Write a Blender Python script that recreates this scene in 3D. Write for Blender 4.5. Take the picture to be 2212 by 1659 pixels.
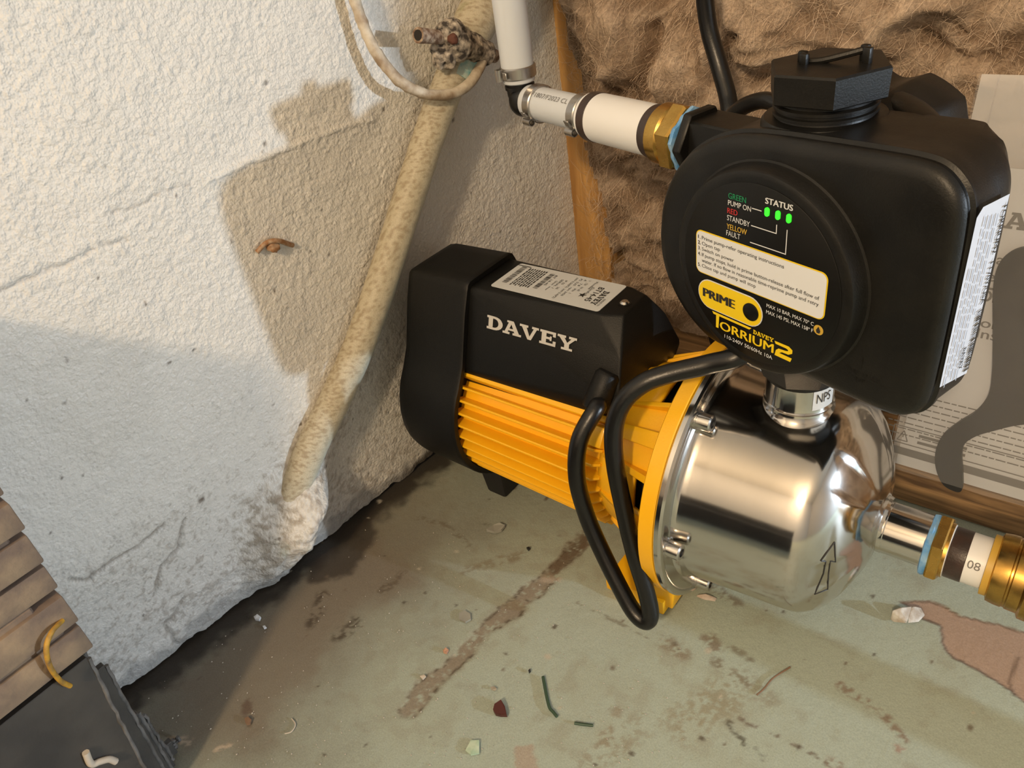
import bpy, bmesh, math, random
import numpy as np
from mathutils import Vector, Matrix

for o in list(bpy.data.objects):
    bpy.data.objects.remove(o)
scene = bpy.context.scene
COL = scene.collection
random.seed(7)
K = 1.2                      # design units -> metres

# ------------------------------------------------------------------ camera
FPX, CX, CY = 1660.0, 1106.0, 829.5
def _n(v): return v / np.linalg.norm(v)
_down = _n(np.array([1510 - CX, 3200 - CY, FPX]))
_yw = np.array([2753 - CX, -613 - CY, FPX])
_yw = _n(_yw - _down * (_yw @ _down))
_up = -_down
ROT = np.array([np.cross(_yw, _up), _yw, _up])      # camera vector -> world vector
CAM = np.array([0.0, 0.0, 0.42])
cam_data = bpy.data.cameras.new('camera')
cam = bpy.data.objects.new('camera', cam_data)
COL.objects.link(cam)
cam_data.sensor_width = 36.0
cam_data.lens = FPX / 2212.0 * 36.0
cam_data.clip_start = 0.01
_r, _d, _f = ROT @ [1, 0, 0], ROT @ [0, 1, 0], ROT @ [0, 0, 1]
M = Matrix(((_r[0], -_d[0], -_f[0], CAM[0] * K), (_r[1], -_d[1], -_f[1], CAM[1] * K),
            (_r[2], -_d[2], -_f[2], CAM[2] * K), (0, 0, 0, 1)))
cam.matrix_world = M
scene.camera = cam

# ------------------------------------------------------------------ world, lamps, exposure
world = bpy.data.worlds.new('world'); scene.world = world
world.use_nodes = True
bg = world.node_tree.nodes['Background']
bg.inputs['Color'].default_value = (1.0, 0.93, 0.84, 1)
bg.inputs['Strength'].default_value = 0.05

def lamp(name, loc, color, energy, radius):
    d = bpy.data.lights.new(name, 'POINT')
    d.color = color; d.energy = energy; d.shadow_soft_size = radius
    o = bpy.data.objects.new(name, d); COL.objects.link(o)
    o.location = [c * K for c in loc]
    return o
lamp('warm_bulb_light', (0.17, -1.05, 1.20), (1.0, 0.74, 0.465), 92.0, 0.075)
lamp('cool_work_light', (1.25, 0.492, 0.40), (0.74, 0.87, 1.0), 70.0, 0.016)
vs = scene.view_settings
vs.view_transform = 'Standard'; vs.look = 'None'; vs.gamma = 1.0; vs.use_curve_mapping = False
vs.exposure = 0.0

# ------------------------------------------------------------------ pixel -> place helpers
def ray(x, y): return ROT @ np.array([(x - CX) / FPX, (y - CY) / FPX, 1.0])
def at(x, y, axis, v):
    r = ray(x, y); return CAM + r * ((v - CAM[axis]) / r[axis])
def at_plane(x, y, p0, nrm):
    r = ray(x, y); return CAM + r * (((np.array(p0) - CAM) @ nrm) / (r @ nrm))
WA = np.array([-.436, .046, 0.]); WB = np.array([-.389, .536, 0.])
WD = _n(WB - WA); WN = np.array([WD[1], -WD[0], 0.])
def on_wall(x, y, off=0.0): return at_plane(x, y, WA + WN * off, WN)
def wall_tz(x, y):
    p = on_wall(x, y); return np.array([(p - WA) @ WD, p[2]])
TH = math.radians(17.5)
CO = np.array([-.1085, .341, 0.])
CS = np.array([math.cos(TH), -math.sin(TH), 0.]); CN = np.array([-math.sin(TH), -math.cos(TH), 0.])
def ctl(s, z, d): return CO + CS * s + CN * d + np.array([0, 0, z])
YA, ZA = .341, .0872

# ------------------------------------------------------------------ noise (numpy)
def _h(ix, iy, iz, seed):
    n = (ix * 374761393 + iy * 668265263 + iz * 2147483647 + seed * 974634777) & 0xFFFFFFFF
    n = ((n ^ (n >> 13)) * 1274126177) & 0xFFFFFFFF
    return ((n ^ (n >> 16)) & 0xFFFF) / 65535.0
def vnoise(p, seed=0):
    p = np.asarray(p, float)
    if p.shape[-1] == 2: p = np.concatenate([p, np.zeros(p.shape[:-1] + (1,))], -1)
    i = np.floor(p).astype(np.int64); f = p - i; f = f * f * (3 - 2 * f); out = 0
    for dx in (0, 1):
        for dy in (0, 1):
            for dz in (0, 1):
                w = (f[..., 0] if dx else 1 - f[..., 0]) * (f[..., 1] if dy else 1 - f[..., 1]) * (f[..., 2] if dz else 1 - f[..., 2])
                out = out + w * _h(i[..., 0] + dx, i[..., 1] + dy, i[..., 2] + dz, seed)
    return out
def fbm(p, oct=4, seed=0):
    p = np.asarray(p, float); a, s, t = .5, 0., 0.
    for k in range(oct):
        s = s + a * vnoise(p * 2 ** k + 17.3 * k, seed + k); t += a; a *= .5
    return s / t
def sstep(a, b, x):
    t = np.clip((x - a) / (b - a), 0, 1); return t * t * (3 - 2 * t)
def dist_line(P, line):
    d = np.full(len(P), 1e9); line = np.asarray(line)
    for a, b in zip(line[:-1], line[1:]):
        ab = b - a; t = np.clip(((P - a) @ ab) / (ab @ ab + 1e-12), 0, 1)
        d = np.minimum(d, np.linalg.norm(P - a - t[:, None] * ab, axis=1))
    return d
def sd_poly(P, poly):
    poly = np.asarray(poly); d = dist_line(P, np.vstack([poly, poly[:1]])); ins = np.zeros(len(P), bool); j = len(poly) - 1
    for i in range(len(poly)):
        xi, yi = poly[i]; xj, yj = poly[j]
        c = ((yi > P[:, 1]) != (yj > P[:, 1])) & (P[:, 0] < (xj - xi) * (P[:, 1] - yi) / (yj - yi + 1e-15) + xi)
        ins ^= c; j = i
    return np.where(ins, -d, d)

# ------------------------------------------------------------------ materials
MATS = {}
def nodes(name):
    m = bpy.data.materials.new(name); m.use_nodes = True; MATS[name] = m
    nt = m.node_tree; b = nt.nodes['Principled BSDF']; return m, nt, b
def pmat(name, col, rough=.5, metal=0., bump=0., bscale=300., var=0., vscale=40., vcol=None, coat=0., spec=.5, rvar=0., trans=0., sss=0.):
    m, nt, b = nodes(name); L = nt.links.new
    b.inputs['Base Color'].default_value = (*col, 1); b.inputs['Roughness'].default_value = rough
    b.inputs['Metallic'].default_value = metal; b.inputs['Specular IOR Level'].default_value = spec
    b.inputs['Coat Weight'].default_value = coat; b.inputs['Transmission Weight'].default_value = trans
    if sss:
        b.inputs['Subsurface Weight'].default_value = sss; b.inputs['Subsurface Radius'].default_value = (.004, .004, .004); b.inputs['Subsurface Scale'].default_value = 1
    tc = nt.nodes.new('ShaderNodeTexCoord')
    def noise(s, d=4):
        n = nt.nodes.new('ShaderNodeTexNoise'); n.inputs['Scale'].default_value = s; n.inputs['Detail'].default_value = d
        L(tc.outputs['Object'], n.inputs['Vector']); return n
    if var:
        n = noise(vscale, 6); mx = nt.nodes.new('ShaderNodeMix'); mx.data_type = 'RGBA'
        rp = nt.nodes.new('ShaderNodeMapRange'); rp.inputs['From Min'].default_value = .4; rp.inputs['From Max'].default_value = .68
        rp.inputs['To Max'].default_value = var
        L(n.outputs['Fac'], rp.inputs['Value']); L(rp.outputs[0], mx.inputs['Factor'])
        mx.inputs['A'].default_value = (*col, 1); mx.inputs['B'].default_value = (*(vcol or [c * .5 for c in col]), 1)
        L(mx.outputs['Result'], b.inputs['Base Color'])
    if rvar:
        n = noise(vscale * 1.7, 5); rp = nt.nodes.new('ShaderNodeMapRange')
        rp.inputs['To Min'].default_value = max(.02, rough - rvar); rp.inputs['To Max'].default_value = rough + rvar
        L(n.outputs['Fac'], rp.inputs['Value']); L(rp.outputs[0], b.inputs['Roughness'])
    if bump:
        n = noise(bscale, 3); bp = nt.nodes.new('ShaderNodeBump'); bp.inputs['Strength'].default_value = bump
        bp.inputs['Distance'].default_value = .001; L(n.outputs['Fac'], bp.inputs['Height']); L(bp.outputs[0], b.inputs['Normal'])
    return m
def attr_mat(name, rough, bump, bscale, fine=.25, fscale=900., spec=.3, bdet=6):
    m, nt, b = nodes(name); L = nt.links.new
    a = nt.nodes.new('ShaderNodeAttribute'); a.attribute_name = 'Col'
    tc = nt.nodes.new('ShaderNodeTexCoord')
    n = nt.nodes.new('ShaderNodeTexNoise'); n.inputs['Scale'].default_value = fscale; n.inputs['Detail'].default_value = 5; L(tc.outputs['Object'], n.inputs['Vector'])
    mr = nt.nodes.new('ShaderNodeMapRange'); mr.inputs['From Min'].default_value = .3; mr.inputs['From Max'].default_value = .7
    mr.inputs['To Min'].default_value = 1 - fine; mr.inputs['To Max'].default_value = 1 + fine * .6; L(n.outputs['Fac'], mr.inputs['Value'])
    mx = nt.nodes.new('ShaderNodeVectorMath'); mx.operation = 'SCALE'; L(a.outputs['Color'], mx.inputs[0]); L(mr.outputs[0], mx.inputs['Scale'])
    L(mx.outputs[0], b.inputs['Base Color']); b.inputs['Roughness'].default_value = rough; b.inputs['Specular IOR Level'].default_value = spec
    n2 = nt.nodes.new('ShaderNodeTexNoise'); n2.inputs['Scale'].default_value = bscale; n2.inputs['Detail'].default_value = bdet; L(tc.outputs['Object'], n2.inputs['Vector'])
    bp = nt.nodes.new('ShaderNodeBump'); bp.inputs['Strength'].default_value = bump; bp.inputs['Distance'].default_value = .001
    L(n2.outputs['Fac'], bp.inputs['Height']); L(bp.outputs[0], b.inputs['Normal'])
    return m
def wood_mat(name, c1, c2, scale=(4, 60, 60), rough=.6):
    m, nt, b = nodes(name); L = nt.links.new
    tc = nt.nodes.new('ShaderNodeTexCoord'); mp = nt.nodes.new('ShaderNodeMapping'); mp.inputs['Scale'].default_value = scale
    L(tc.outputs['Object'], mp.inputs['Vector'])
    n = nt.nodes.new('ShaderNodeTexNoise'); n.inputs['Scale'].default_value = 1.6; n.inputs['Detail'].default_value = 8; n.inputs['Distortion'].default_value = .6
    L(mp.outputs[0], n.inputs['Vector'])
    r = nt.nodes.new('ShaderNodeValToRGB'); r.color_ramp.elements[0].position = .33; r.color_ramp.elements[1].position = .66
    r.color_ramp.elements[0].color = (*c1, 1); r.color_ramp.elements[1].color = (*c2, 1)
    L(n.outputs['Fac'], r.inputs[0]); L(r.outputs[0], b.inputs['Base Color']); b.inputs['Roughness'].default_value = rough
    bp = nt.nodes.new('ShaderNodeBump'); bp.inputs['Strength'].default_value = .4; bp.inputs['Distance'].default_value = .002
    L(n.outputs['Fac'], bp.inputs['Height']); L(bp.outputs[0], b.inputs['Normal'])
    return m
wall_m = attr_mat('painted_plaster', .42, 1.0, 420., .05, 500., .35, 1.2)
floor_m = attr_mat('painted_floor', .5, .25, 500., .14, 900., .35)
insul_m = attr_mat('glass_wool', .95, .9, 500., .28, 420., .05)
steel = pmat('polished_steel', (.60, .58, .55), .13, 1., rvar=.05, vscale=25.)
steel_dull = pmat('zinc_steel', (.50, .48, .46), .30, 1., rvar=.1, vscale=120.)
chrome = pmat('bolt_steel', (.62, .60, .57), .22, 1.)
yellow = pmat('yellow_enamel', (.88, .47, .008), .40, bump=.10, bscale=600., var=.2, vscale=50., vcol=(.78, .38, .006), coat=.1)
blackp = pmat('black_plastic', (.0038, .0038, .0034), .48, bump=.2, bscale=1500., var=.5, vscale=30., vcol=(.0055, .0054, .0048), spec=.28)
blackn = pmat('black_nylon', (.0046, .0045, .0041), .42, bump=.12, bscale=1100., var=.7, vscale=45., vcol=(.0105, .0098, .0082), rvar=.08, spec=.36)
blackface = pmat('face_label_black', (.0035, .0035, .0034), .42, spec=.3)
rubber = pmat('black_rubber', (.0045, .0045, .0048), .33, bump=.1, bscale=900.)
darkrub = pmat('dark_foot', (.008, .008, .008), .7)
void_m = pmat('dark_interior', (.012, .008, .005), .8)
white_lab = pmat('white_label', (.56, .58, .59), .4)
blue_lab = pmat('pale_label', (.62, .66, .74), .4)
prt_white = pmat('print_white', (.68, .71, .75), .45)
prt_grey = pmat('print_grey', (.50, .49, .47), .45)
prt_black = pmat('print_black', (.02, .02, .02), .5)
prt_gray2 = pmat('print_midgrey', (.16, .155, .15), .6)
prt_yel = pmat('print_yellow', (.80, .58, .008), .42)
prt_gold = pmat('print_gold', (.55, .36, .05), .45)
prt_green = pmat('print_green', (.01, .22, .09), .45)
prt_red = pmat('print_red', (.48, .03, .03), .45)
pvc = pmat('white_pvc', (.76, .77, .78), .38)
pex = pmat('translucent_pex', (.62, .66, .71), .3, sss=.6)
brass = pmat('brass', (.62, .38, .10), .28, 1., rvar=.1, vscale=90., var=.5, vcol=(.40, .22, .05))
oldbrass = pmat('tarnished_brass', (.50, .31, .08), .28, 1., rvar=.15, vscale=60., var=.8, vcol=(.22, .13, .04))
threadblk = pmat('dark_thread', (.035, .025, .022), .35, bump=.2, bscale=700., var=.6, vcol=(.06, .03, .025), vscale=90)
bluetape = pmat('blue_thread_sealant', (.10, .30, .62), .5, var=.7, vcol=(.35, .52, .66), vscale=150., bump=.4, bscale=400)
wood_stud = wood_mat('pine_stud', (.40, .205, .06), (.66, .38, .13), (40, 40, 4))
wood_plate = wood_mat('weathered_plate', (.10, .056, .027), (.46, .28, .13), (4, 60, 70))
slate_m = pmat('dark_slate', (.040, .037, .035), .5, var=.6, vscale=30., vcol=(.075, .068, .06), bump=.3, bscale=200, rvar=.1)
tile_m = pmat('brown_tile', (.165, .12, .092), .85, var=.9, vscale=35., vcol=(.36, .26, .16), bump=.5, bscale=250)
pipe_m = attr_mat('painted_pipe', .5, .3, 500., .14, 900.)
rust_m = pmat('corroded_metal', (.045, .036, .030), .85, var=1., vscale=190., vcol=(.58, .50, .40), bump=.9, bscale=300)
rust2_m = pmat('rusty_bolt', (.15, .085, .05), .7, var=.9, vscale=260., vcol=(.48, .38, .28), bump=.7, bscale=400)
hose_m = pmat('dirty_tube', (.58, .51, .40), .6, var=.9, vscale=90., vcol=(.26, .18, .11), bump=.4, bscale=300)
paper_m = pmat('paper', (.56, .575, .60), .7)
chip_m = pmat('paint_chip_grey', (.30, .30, .26), .6, var=.4)
brick_m = pmat('chip_maroon', (.075, .016, .011), .5, var=.4)
mint_m = pmat('chip_mint', (.50, .60, .46), .6, var=.6, vcol=(.20, .38, .26), vscale=150)
grass_m = pmat('green_strip', (.035, .070, .042), .5)
tan_m = pmat('pale_crumb', (.52, .46, .38), .8)
twig_m = pmat('dry_stem', (.20, .12, .07), .8)
cocoon_m = pmat('dry_husk', (.28, .13, .05), .6, var=.8, vcol=(.50, .38, .26), vscale=250)
orange_m = pmat('frayed_wire', (.50, .28, .03), .6, var=.8, vcol=(.10, .07, .05), vscale=180)
sand_m = pmat('grit', (.45, .40, .33), .9)
spanner_m = pmat('spanner_plastic', (.012, .012, .013), .5)
def led_mat():
    m, nt, b = nodes('green_led'); b.inputs['Base Color'].default_value = (.02, .6, .02, 1)
    b.inputs['Emission Color'].default_value = (.03, 1, .02, 1); b.inputs['Emission Strength'].default_value = 1.6; return m
led_m = led_mat()
def bag_mat(name, veil):
    m, nt, b = nodes(name); L = nt.links.new
    b.inputs['Base Color'].default_value = (.80, .80, .80, 1); b.inputs['Roughness'].default_value = .16; b.inputs['Alpha'].default_value = 1
    tr = nt.nodes.new('ShaderNodeBsdfTransparent'); mx = nt.nodes.new('ShaderNodeMixShader')
    tr.inputs[0].default_value = (.96, .96, .97, 1); mx.inputs[0].default_value = veil
    out = nt.nodes['Material Output']
    gl = nt.nodes.new('ShaderNodeBsdfGlossy'); gl.inputs['Roughness'].default_value = .12; m2 = nt.nodes.new('ShaderNodeMixShader')
    lw = nt.nodes.new('ShaderNodeLayerWeight'); lw.inputs['Blend'].default_value = .12
    L(tr.outputs[0], mx.inputs[1]); L(b.outputs[0], mx.inputs[2]); L(lw.outputs['Fresnel'], m2.inputs[0]); L(mx.outputs[0], m2.inputs[1]); L(gl.outputs[0], m2.inputs[2]); L(m2.outputs[0], out.inputs['Surface'])
    return m
bag_m = bag_mat('polythene', .11); bag_back_m = bag_mat('milky_polythene', .55)

# ------------------------------------------------------------------ mesh helpers
ORG = {}
def obj(name, V, F, mat, parent=None, smooth=35, colors=None, recalc=True, kind=None, label=None):
    V = np.asarray(V, float)
    if parent is not None: org = ORG[parent]
    else: org = np.array([(V[:, 0].min() + V[:, 0].max()) / 2, (V[:, 1].min() + V[:, 1].max()) / 2, V[:, 2].min()])
    me = bpy.data.meshes.new(name)
    me.from_pydata(((V - org) * K).tolist(), [], [list(map(int, f)) for f in F] if not isinstance(F, np.ndarray) else F.tolist())
    if colors is not None:
        a = me.color_attributes.new('Col', 'FLOAT_COLOR', 'POINT')
        c = np.ones((len(V), 4), np.float32); c[:, :3] = colors; a.data.foreach_set('color', c.ravel())
    if recalc:
        bm = bmesh.new(); bm.from_mesh(me); bmesh.ops.recalc_face_normals(bm, faces=bm.faces); bm.to_mesh(me); bm.free()
    if smooth is not None:
        me.polygons.foreach_set('use_smooth', [True] * len(me.polygons))
        if smooth < 180: me.set_sharp_from_angle(angle=math.radians(smooth))
    me.materials.append(mat); me.update()
    o = bpy.data.objects.new(name, me); COL.objects.link(o)
    if parent is None: o.location = org * K
    else: o.parent = parent
    ORG[o] = org
    if kind: o['kind'] = kind
    if label: o['label'] = label
    return o
def thing(name, label, cat, loc, group=None):
    o = bpy.data.objects.new(name, None); COL.objects.link(o); o.empty_display_size = .02
    loc = np.array(loc, float); o.location = loc * K; ORG[o] = loc
    return tag(o, label, cat, group)
def tag(o, label, cat, group=None):
    o['label'] = label; o['category'] = cat
    if group: o['group'] = group
    return o
class MB:
    def __init__(s): s.V = []; s.F = []; s.n = 0
    def add(s, VF):
        V, F = VF; V = np.asarray(V, float); s.V.append(V)
        s.F += [[i + s.n for i in f] for f in F]; s.n += len(V); return s
    def out(s): return np.vstack(s.V), s.F
    def obj(s, name, mat, parent=None, **k):
        V, F = s.out(); return obj(name, V, F, mat, parent, **k)
def frame(d):
    d = _n(np.asarray(d, float)); a = np.array([0, 0, 1.]) if abs(d[2]) < .9 else np.array([1., 0, 0])
    u = _n(np.cross(a, d)); return u, np.cross(d, u), d
def lathe(prof, o, axis, seg=48, cap=True, rfun=None):
    u, v, d = frame(axis); o = np.asarray(o, float); V = []; F = []
    for k, (h, r) in enumerate(prof):
        for i in range(seg):
            t = 2 * math.pi * i / seg; rr = r if rfun is None else rfun(h, r, t)
            V.append(o + d * h + (u * math.cos(t) + v * math.sin(t)) * rr)
    for k in range(len(prof) - 1):
        for i in range(seg):
            j = (i + 1) % seg; F.append([k * seg + i, k * seg + j, (k + 1) * seg + j, (k + 1) * seg + i])
    if cap:
        F.append(list(range(seg))[::-1]); F.append([(len(prof) - 1) * seg + i for i in range(seg)])
    return np.array(V), F
def cyl(a, b, r, seg=32, r2=None, bev=0.):
    a, b = np.asarray(a, float), np.asarray(b, float); h = np.linalg.norm(b - a); r2 = r if r2 is None else r2
    p = [(0, r), (h, r2)] if not bev else [(0, r - bev), (bev * .3, r - bev * .3), (bev, r), (h - bev, r2), (h - bev * .3, r2 - bev * .3), (h, r2 - bev)]
    return lathe(p, a, b - a, seg)
def prism(a, b, R, n=6, rot=0., bev=.0008):
    a, b = np.asarray(a, float), np.asarray(b, float); h = np.linalg.norm(b - a); u, v, d = frame(b - a); V = []; F = []
    for hh, rr in ((0, R - bev), (bev, R), (h - bev, R), (h, R - bev)):
        for i in range(n):
            t = 2 * math.pi * i / n + rot; V.append(a + d * hh + (u * math.cos(t) + v * math.sin(t)) * rr)
    for k in range(3):
        for i in range(n):
            j = (i + 1) % n; F.append([k * n + i, k * n + j, k * n + n + j, k * n + n + i])
    F.append(list(range(n))[::-1]); F.append([3 * n + i for i in range(n)])
    return np.array(V), F
def catmull(P, n=8):
    P = np.asarray(P, float); Q = np.vstack([2 * P[0] - P[1], P, 2 * P[-1] - P[-2]]); out = []
    for i in range(1, len(Q) - 2):
        for t in np.linspace(0, 1, n, endpoint=False):
            a, b, c, d = Q[i - 1], Q[i], Q[i + 1], Q[i + 2]
            out.append(.5 * ((2 * b) + (c - a) * t + (2 * a - 5 * b + 4 * c - d) * t * t + (3 * b - a - 3 * c + d) * t ** 3))
    out.append(P[-1]); return np.array(out)
def tube(P, r, seg=14, cap=True, rv=None):
    P = np.asarray(P, float); n = len(P); V = []; F = []; T = np.gradient(P, axis=0); u, v, _ = frame(T[0])
    for k in range(n):
        d = _n(T[k]); u = _n(u - d * (u @ d)); v = np.cross(d, u); rr = r if rv is None else rv[k]
        for i in range(seg):
            t = 2 * math.pi * i / seg; V.append(P[k] + (u * math.cos(t) + v * math.sin(t)) * rr)
    for k in range(n - 1):
        for i in range(seg):
            j = (i + 1) % seg; F.append([k * seg + i, k * seg + j, (k + 1) * seg + j, (k + 1) * seg + i])
    if cap: F.append(list(range(seg))[::-1]); F.append([(n - 1) * seg + i for i in range(seg)])
    return np.array(V), F
def hull(P, bevel=0., seg=2):
    bm = bmesh.new(); [bm.verts.new(p) for p in P]; bmesh.ops.convex_hull(bm, input=bm.verts)
    bmesh.ops.delete(bm, geom=[v for v in bm.verts if not v.link_faces], context='VERTS')
    bmesh.ops.dissolve_limit(bm, angle_limit=.02, verts=bm.verts, edges=bm.edges)
    if bevel: bmesh.ops.bevel(bm, geom=list(bm.edges), offset=bevel, segments=seg, affect='EDGES', profile=.5, clamp_overlap=True)
    bm.verts.ensure_lookup_table(); V = np.array([v.co for v in bm.verts]); F = [[v.index for v in f.verts] for f in bm.faces]; bm.free(); return V, F
def box(a, b, bevel=0., seg=2):
    a, b = np.minimum(a, b), np.maximum(a, b)
    return hull([(x, y, z) for x in (a[0], b[0]) for y in (a[1], b[1]) for z in (a[2], b[2])], bevel, seg)
def mapv(VF, fn): return np.array([fn(*v) for v in VF[0]]), VF[1]
def loft(secs, cap=True):
    n = len(secs[0]); V = np.vstack(secs); F = []
    for k in range(len(secs) - 1):
        for i in range(n):
            j = (i + 1) % n; F.append([k * n + i, k * n + j, (k + 1) * n + j, (k + 1) * n + i])
    if cap: F.append(list(range(n))[::-1]); F.append([(len(secs) - 1) * n + i for i in range(n)])
    return V, F
def inset2d(P, d):
    P = np.asarray(P); n = len(P); out = []
    area = .5 * np.sum(P[:, 0] * np.roll(P[:, 1], -1) - np.roll(P[:, 0], -1) * P[:, 1]); sg = 1 if area > 0 else -1
    for i in range(n):
        e1 = P[i] - P[i - 1]; e2 = P[(i + 1) % n] - P[i]; n1 = np.array([-e1[1], e1[0]]) / (np.linalg.norm(e1) + 1e-12); n2 = np.array([-e2[1], e2[0]]) / (np.linalg.norm(e2) + 1e-12)
        m = n1 + n2; m /= max(np.linalg.norm(m), 1e-9); out.append(P[i] + sg * m * d / max(.6, m @ n1))
    return np.array(out)
def rrect(x0, y0, x1, y1, r, n=6):
    P = []
    for cx, cy, a0 in ((x1 - r, y0 + r, -90), (x1 - r, y1 - r, 0), (x0 + r, y1 - r, 90), (x0 + r, y0 + r, 180)):
        for k in range(n + 1):
            a = math.radians(a0 + 90 * k / n); P.append((cx + r * math.cos(a), cy + r * math.sin(a)))
    return np.array(P)
def extr(poly, mapf, d0, d1):
    a = [mapf(x, y, d0) for x, y in poly]; b = [mapf(x, y, d1) for x, y in poly]; return loft([np.array(a), np.array(b)])
_tc = {}
def text2d(body, bold=0.):
    k = (body, bold)
    if k in _tc: return _tc[k]
    c = bpy.data.curves.new('t', 'FONT'); c.body = body; c.size = 1; c.resolution_u = 3; c.offset = bold
    o = bpy.data.objects.new('t', c); me = o.to_mesh()
    V = np.array([v.co[:2] for v in me.vertices]) if len(me.vertices) else np.zeros((0, 2)); F = [list(p.vertices) for p in me.polygons]
    o.to_mesh_clear(); bpy.data.objects.remove(o); bpy.data.curves.remove(c); _tc[k] = (V, F); return V, F
def text(mb, body, x, y, w, cap, mapf, d, bold=0.):
    V, F = text2d(body)
    if not len(V): return
    sx = w / (V[:, 0].max() - V[:, 0].min()); sy = cap / .69; x0 = V[:, 0].min()
    for e in ((0,) if bold <= 0 else (-1, 0, 1)):
        d_ = _lift(d); mb.add((np.array([mapf(x + (vx - x0) * sx + e * bold * sy * 1.3, y + vy * sy, d_) for vx, vy in V]), F))
_eps = [0]
def _lift(d):
    _eps[0] = (_eps[0] + 1) % 14; return d + _eps[0] * 1.2e-5
def quad(mb, x0, y0, x1, y1, mapf, d):
    d = _lift(d); mb.add((np.array([mapf(x0, y0, d), mapf(x1, y0, d), mapf(x1, y1, d), mapf(x0, y1, d)]), [[0, 1, 2, 3]]))
def poly2(mb, P, mapf, d):
    d = _lift(d); mb.add((np.array([mapf(x, y, d) for x, y in P]), [list(range(len(P)))]))
def line2(mb, a, b, w, mapf, d):
    a, b = np.array(a), np.array(b); e = _n(b - a); q = np.array([-e[1], e[0]]) * w / 2
    poly2(mb, [a - q, b - q, b + q, a + q], mapf, d)
def slab_davey(mb, x, y, w, h, mapf, d):
    """five slab-serif capitals in a row"""
    cw, ox = w / 5.15, x
    def R(a, b, c, e): quad(mb, ox + a * cw, y + b * h, ox + c * cw, y + e * h, mapf, d)
    def P(pts): poly2(mb, [(ox + px * cw, y + py * h) for px, py in pts], mapf, d)
    def stems(): pass
    # D
    R(0, 0, .45, .17); R(0, .83, .45, 1); R(.10, 0, .36, 1)
    k = 10
    for i in range(k):
        a0, a1 = -math.pi / 2 + math.pi * i / k, -math.pi / 2 + math.pi * (i + 1) / k
        P([(.44 + .53 * math.cos(a0), .5 + .5 * math.sin(a0)), (.44 + .53 * math.cos(a1), .5 + .5 * math.sin(a1)), (.44 + .27 * math.cos(a1), .5 + .33 * math.sin(a1)), (.44 + .27 * math.cos(a0), .5 + .33 * math.sin(a0))])
    ox += cw * 1.0
    P([(.08, .1), (.26, .1), (.56, 1), (.36, 1)]); P([(.40, 1), (.60, 1), (.98, .1), (.70, .1)]); R(.25, .28, .72, .43); R(-.02, 0, .40, .16); R(.58, 0, 1.08, .16); R(.22, .86, .60, 1)
    ox += cw * 1.02
    P([(.05, .9), (.33, .9), (.62, 0), (.44, 0)]); P([(.46, 0), (.64, 0), (.96, .9), (.78, .9)]); R(-.05, .84, .44, 1); R(.66, .84, 1.05, 1)
    ox += cw * 1.06
    R(.06, 0, .96, .17); R(.06, .83, .94, 1); R(.16, 0, .42, 1); R(.4, .42, .70, .58); R(.62, .34, .72, .66); R(.80, .17, .96, .36); R(.78, .66, .94, .83)
    ox += cw * 1.03
    R(.0, .84, .46, 1); R(.62, .84, 1.04, 1); P([(.08, .88), (.36, .88), (.62, .40), (.40, .40)]); P([(.46, .40), (.62, .40), (.98, .88), (.78, .88)]); R(.40, 0, .66, .44); R(.24, 0, .84, .16)

# ================================================================== SETTING
def axis_pts(lo, hi, step, far_lo, far_hi, grow=1.6):
    a = list(np.arange(lo, hi + 1e-9, step)); s = step; x = lo; L = []
    while x > far_lo: s *= grow; x -= s; L.append(max(x, far_lo))
    s = step; x = hi; Hh = []
    while x < far_hi: s *= grow; x += s; Hh.append(min(x, far_hi))
    return np.array(L[::-1] + a + Hh)
def grid_faces(nx, ny):
    i = np.arange(nx * ny).reshape(ny, nx)
    return np.stack([i[:-1, :-1], i[:-1, 1:], i[1:, 1:], i[1:, :-1]], -1).reshape(-1, 4)

# ---- floor
xs = axis_pts(-.45, .06, .0013, -.47, 1.6); ys = axis_pts(.02, .46, .0013, -1.6, .62)
XX, YY = np.meshgrid(xs, ys); P2 = np.stack([XX.ravel(), YY.ravel()], -1)
def fp(*pts): return np.array([at(x, y, 2, 0)[:2] for x, y in pts])
wallx = WA[0] + (P2[:, 1] - WA[1]) * (WD[0] / WD[1]); dwall = P2[:, 0] - wallx
N1 = fbm(P2 * 28, 5, 3); N2 = fbm(P2 * 110, 4, 9); N3 = fbm(P2 * 420, 3, 21)
Wp = P2 + (np.stack([fbm(P2 * 90, 4, 31), fbm(P2 * 90, 4, 41)], -1) - .5) * .012
colF = np.ones((len(P2), 3)) * np.array([.352, .405, .345])
def mixc(c, m, col): return c * (1 - m[:, None]) + np.array(col) * m[:, None]
colF = mixc(colF, sstep(.46, .62, N1) * .45, (.325, .355, .285))
colF = mixc(colF, sstep(.54, .66, N2 * .6 + N1 * .4) * .35, (.27, .27, .21))
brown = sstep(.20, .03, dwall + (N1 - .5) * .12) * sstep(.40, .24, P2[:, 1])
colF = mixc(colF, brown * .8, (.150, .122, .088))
patch = sd_poly(Wp, fp((640, 1250), (820, 1150), (900, 1260), (760, 1330), (640, 1500), (560, 1600), (400, 1620), (380, 1480)))
colF = mixc(colF, sstep(.015, -.015, patch + (N2 - .5) * .03) * .7, (.175, .142, .105))
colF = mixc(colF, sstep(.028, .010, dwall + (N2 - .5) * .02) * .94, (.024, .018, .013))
colF = mixc(colF, sstep(.004, -.002, sd_poly(Wp, fp((715, 1150), (800, 1110), (810, 1160), (760, 1230), (690, 1260), (660, 1250)))) * .8, (.035, .027, .02))
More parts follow.
